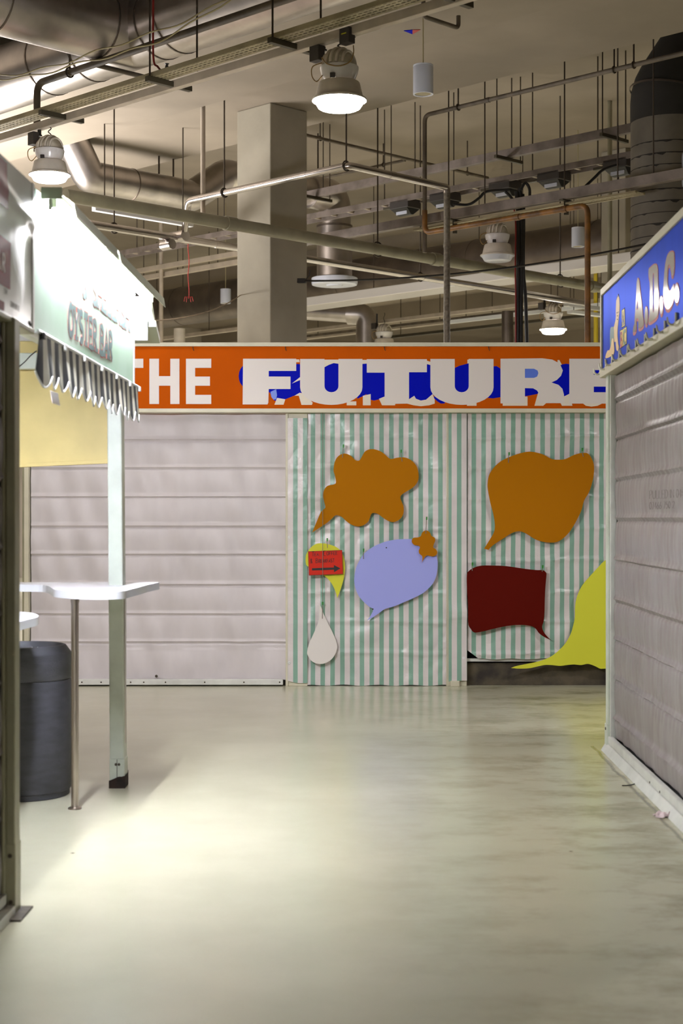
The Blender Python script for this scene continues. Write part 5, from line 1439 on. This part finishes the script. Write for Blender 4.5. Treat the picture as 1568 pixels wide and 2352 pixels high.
# far battens, trunkings and pipes low above the sign
far_lines = [(945, 731, 5.2, 690, 1240, 0.10, 0.06, 'trunk', 'nearest of the far pale trunkings seen above the orange sign'),
             (945, 744, 5.15, 690, 1330, 0.05, 0.05, 'pipedark', 'thin dark far pipe between two pale trunkings above the orange sign'),
             (700, 776, 5.25, 660, 1180, 0.12, 0.08, 'trunk', 'farthest pale trunking seen just above the orange sign'),
             (1240, 716, 5.1, 1030, 1500, 0.10, 0.06, 'clip', 'pale far trunking right of the black cable bundle'),
             (1100, 752, 5.0, 880, 1500, 0.08, 0.05, 'strut', 'dark far trunking right of the steel post'),
             (450, 768, 4.9, 320, 640, 0.10, 0.06, 'trunk', 'pale far trunking in the dark gap left of the column')]
for px, py, z, xa, xb, w, h, mt, lab in far_lines:
    c = PZ(px, py, z)
    t = thing('far_trunking', lab, 'trunking', c)
    obj('body', MB().beam(meet(xa, 0, c, A_), meet(xb, 0, c, A_), w, h), M[mt], t)
    for x in (xa + 40, (xa + xb) / 2, xb - 50):
        rod(t, meet(x, 0, c, A_))
for px, y0, y1, Y, r, mt, lab in ((370, 680, 800, 26.0, 0.035, 'trunk', 'pale far post in the dark gap beside the mint sign'), (412, 755, 800, 28.0, 0.1, 'lampgrey', 'stubby pale far duct drop left of the column'),
                                   (1165, 715, 800, 27.0, 0.10, 'galvdark', 'grey far duct drop left of the black cable bundle'), (1368, 735, 800, 28.0, 0.04, 'blockyellow', 'yellowish far post near the blue sign')):
    p = V(px, y0, Y)
    tag(obj('drop_pipe', MB().tube([Vector((p.x, p.y, 3.0)), p if r > .05 else Vector((p.x, p.y, 6.75))], r, 14), M[mt], None, smooth=60), lab, 'pipe')
# hanging fluorescent frames at far right
c = V(1330, 702, 24.0)
for k, (dx, dz, lab) in enumerate(((0, 0, 'upper of two hanging white far battens beside the blue sign'), (8, -16, 'lower of two hanging white far battens beside the blue sign'))):
    q = V(1300 + dx, 700 - dz, 24.0)
    t = thing('light_batten', lab, 'light fitting', q)
    obj('body', MB().beam(q, q + B_ * 0.9 + Vector((0, 0, 0.02)), 0.11, 0.05), M['clip'], t, bevel=0.005)
    for d_ in (0.1, 0.8):
        rod(t, q + B_ * d_, top=6.75, r=0.006)

# ---- small hung things
def cylinder_speaker(px, py0, py1, Y, top_z, label):
    p0, p1 = V(px, py1, Y), V(px, py0, Y)
    h = p1.z - p0.z
    r = 0.088
    t = thing('pendant_speaker', label, 'speaker', p0)
    obj('housing', MB().lathe([(0.0, 0.01), (r * .8, 0.01), (r * .82, 0.0), (r, 0.0), (r, h * .93), (r * .97, h * .95), (r, h * .96), (r * .99, h), (0.0, h)], p0, 36), M['unlit'], t, smooth=40)
    obj('grille', MB().lathe([(0.0, 0.006), (r * .8, 0.006), (r * .8, 0.012), (0, .012)], p0, 30), M['tray'], t, smooth=40)
    obj('cord', MB().tube([p1, Vector((p1.x, p1.y, top_z))], 0.006, 6), M['wire'], t, smooth=60)
cylinder_speaker(971.5, 150, 217, 13.75, 5.85, 'white cylinder speaker on a cord right of the top centre lamp')
cylinder_speaker(518, 664, 697, 26.5, 6.75, 'small bright cylinder speaker on a cord left of the column')
cylinder_speaker(1327, 523, 567, 21.5, 6.75, 'grey cylinder speaker on a cord beside the ochre gas pipe')
p = PZ(1487, 152, 6.75); p.z = 6.75
t = thing('smoke_detector', 'small smoke detector on the ceiling near the sooty elbow', 'detector', p - ZUP * .09)
obj('base', MB().lathe([(0.0, 0.0), (0.075, 0.0), (0.08, -0.03), (0.0, -0.03)], p, 24), M['lampgrey'], t, smooth=40)
obj('head', MB().lathe([(0.06, -0.03), (0.06, -0.05), (0.05, -0.09), (0.0, -0.095)], p, 24), M['lampwhite'], t, smooth=40)
pz = PZ(945, 73, 5.85)
t = thing('pennant', 'small red and blue pennant stuck on the ceiling beside the white cylinder speaker', 'pennant', pz - ZUP * .01)
def tri(px, py): 
    q = PZ(px, py, 5.845); return q
for pts, m_ in (((927, 71), (947, 69), (947, 79)), 'blue'), (((947, 69), (965, 69), (947, 79)), 'redline'):
    vs = [tri(*q) for q in pts]
    obj('half', MB().add(vs + [v + ZUP * 0.004 for v in vs], [(0, 1, 2), (5, 4, 3), (0, 3, 4, 1), (1, 4, 5, 2), (2, 5, 3, 0)]), M[m_], t)

# ---- cables and wires
rc = [PZ(350, -30, 5.84), Vector((0, 0, 0)), Vector((0, 0, 0))]
base = meet(352, 0, tb, A_)
rc = [Vector((base.x, base.y, 5.84)), Vector((base.x, base.y, 5.4)), Vector((base.x, base.y, 4.95)), base + Vector((0.02, 0, 0.10)) - A_ * 0.02, base - A_ * 0.12 + ZUP * 0.05, base - A_ * 0.3 + ZUP * 0.03]
tag(obj('red_cable', MB().tube(smooth_path(rc, 6), 0.008, 8), M['redcable'], None, smooth=60), 'red cable dropping from the ceiling onto the near cable tray', 'cable')
w0, w1 = V(-40, 178, 12.2), V(560, -22, 10.3)
for k, sag in enumerate((0.10, 0.16)):
    pts = [w0.lerp(w1, t_) - ZUP * (sag * 4 * t_ * (1 - t_) * (1 + 0.15 * math.sin(9 * t_ + k))) + Vector((0, 0, 0.012 * math.sin(30 * t_ + 2 * k))) for t_ in [i / 40 for i in range(41)]]
    tag(obj('twisted_wire', MB().tube(pts, 0.0055, 6), M['wire'], None, smooth=60), ('upper' if k == 0 else 'lower') + ' of two pale wires strung in front of the galvanised duct', 'wire', 'pale wires in front of the duct')
w0, w1 = V(700, 645, 17.35), V(1500, 557, 15.95)
bp_ = thing('span_wire', 'dark span wire from the column bracket to the painted duct', 'wire', w0)
pts = [w0.lerp(w1, t_) - ZUP * (0.10 * 4 * t_ * (1 - t_)) for t_ in [i / 30 for i in range(31)]]
obj('wire', MB().tube(pts, 0.011, 6), M['black'], bp_, smooth=60)
obj('bracket', MB().beam(V(684, 645, 17.4), V(702, 645, 17.36), 0.05, 0.05), M['black'], bp_, bevel=0.004)
obj('wire_tail', MB().tube([w0, V(710, 632, 17.3), V(712, 620, 17.3)], 0.006, 6), M['black'], bp_, smooth=60)
w0, w1 = V(345, 737, 9.55), V(552, 678, 17.55)
pts = [w0.lerp(w1, t_) - ZUP * (0.06 * 4 * t_ * (1 - t_)) for t_ in [i / 20 for i in range(21)]]
tag(obj('pale_cord', MB().tube(pts, 0.005, 6), M['cord'], None, smooth=60), 'pale cord running from the mint sign stall to the concrete column', 'cord')
rb = meet(433, 0, V(433, 0, 17.8), A_)
rb = Vector(((433 - CX) / F * 17.9, 17.9, 0))
z0_, z1_ = CAMZ + (HY - 686) / F * 17.9, CAMZ + (HY - 556) / F * 17.9
pts = [Vector((rb.x + 0.006 * math.sin(k), rb.y, z0_ + (z1_ - z0_) * k / 12)) for k in range(13)]
t = thing('red_string', 'red string with a frayed knot hanging from the silver pipe valve', 'string', (rb.x, rb.y, z0_))
obj('string', MB().tube(pts, 0.005, 6), M['redribbon'], t, smooth=60)
for k in range(5):
    obj('frayed_end', MB().tube([Vector((rb.x, rb.y, z0_ + 0.02)), Vector((rb.x + 0.02 * (k - 2), rb.y, z0_ + 0.02)), Vector((rb.x + 0.026 * (k - 2), rb.y, z0_ - 0.03 - 0.008 * (k % 2)))], 0.004, 5), M['redribbon'], t, smooth=60)
# black cable bundle
cb_ = thing('cable_bundle', 'black cable bundle with one red cable dropping behind the orange sign', 'cable', V(1190, 790, 17.6))
for k, (px, r, mt, top) in enumerate(((1183, 0.009, 'redcable', 470), (1188, 0.022, 'black', 440), (1195, 0.024, 'black', 432), (1201, 0.02, 'black', 446))):
    Yk = 17.55 + 0.02 * k
    pts = [V(px - 4 + k, top, Yk), V(px + 1, top + 50, Yk), V(px + 2 * math.sin(k), 620, Yk), V(px + (6 if k == 3 else 1), 700, Yk), V(px + (14 if k == 3 else 0), 800, Yk)]
    pts[-1].z = 2.55
    obj('cable', MB().tube(smooth_path(pts, 6), r, 10), M[mt], cb_, smooth=60)
for pts in ([(1196, 436), (1206, 420), (1216, 436), (1214, 470)], [(1040, 468), (1075, 470), (1100, 455), (1118, 440), (1170, 436)], [(1340, 432), (1365, 408), (1385, 390), (1420, 378)], [(1186, 470), (1172, 452), (1160, 440)]):
    obj('cable', MB().tube(smooth_path([V(x, y, 17.5) for x, y in pts], 6), 0.016, 8), M['black'], cb_, smooth=60)
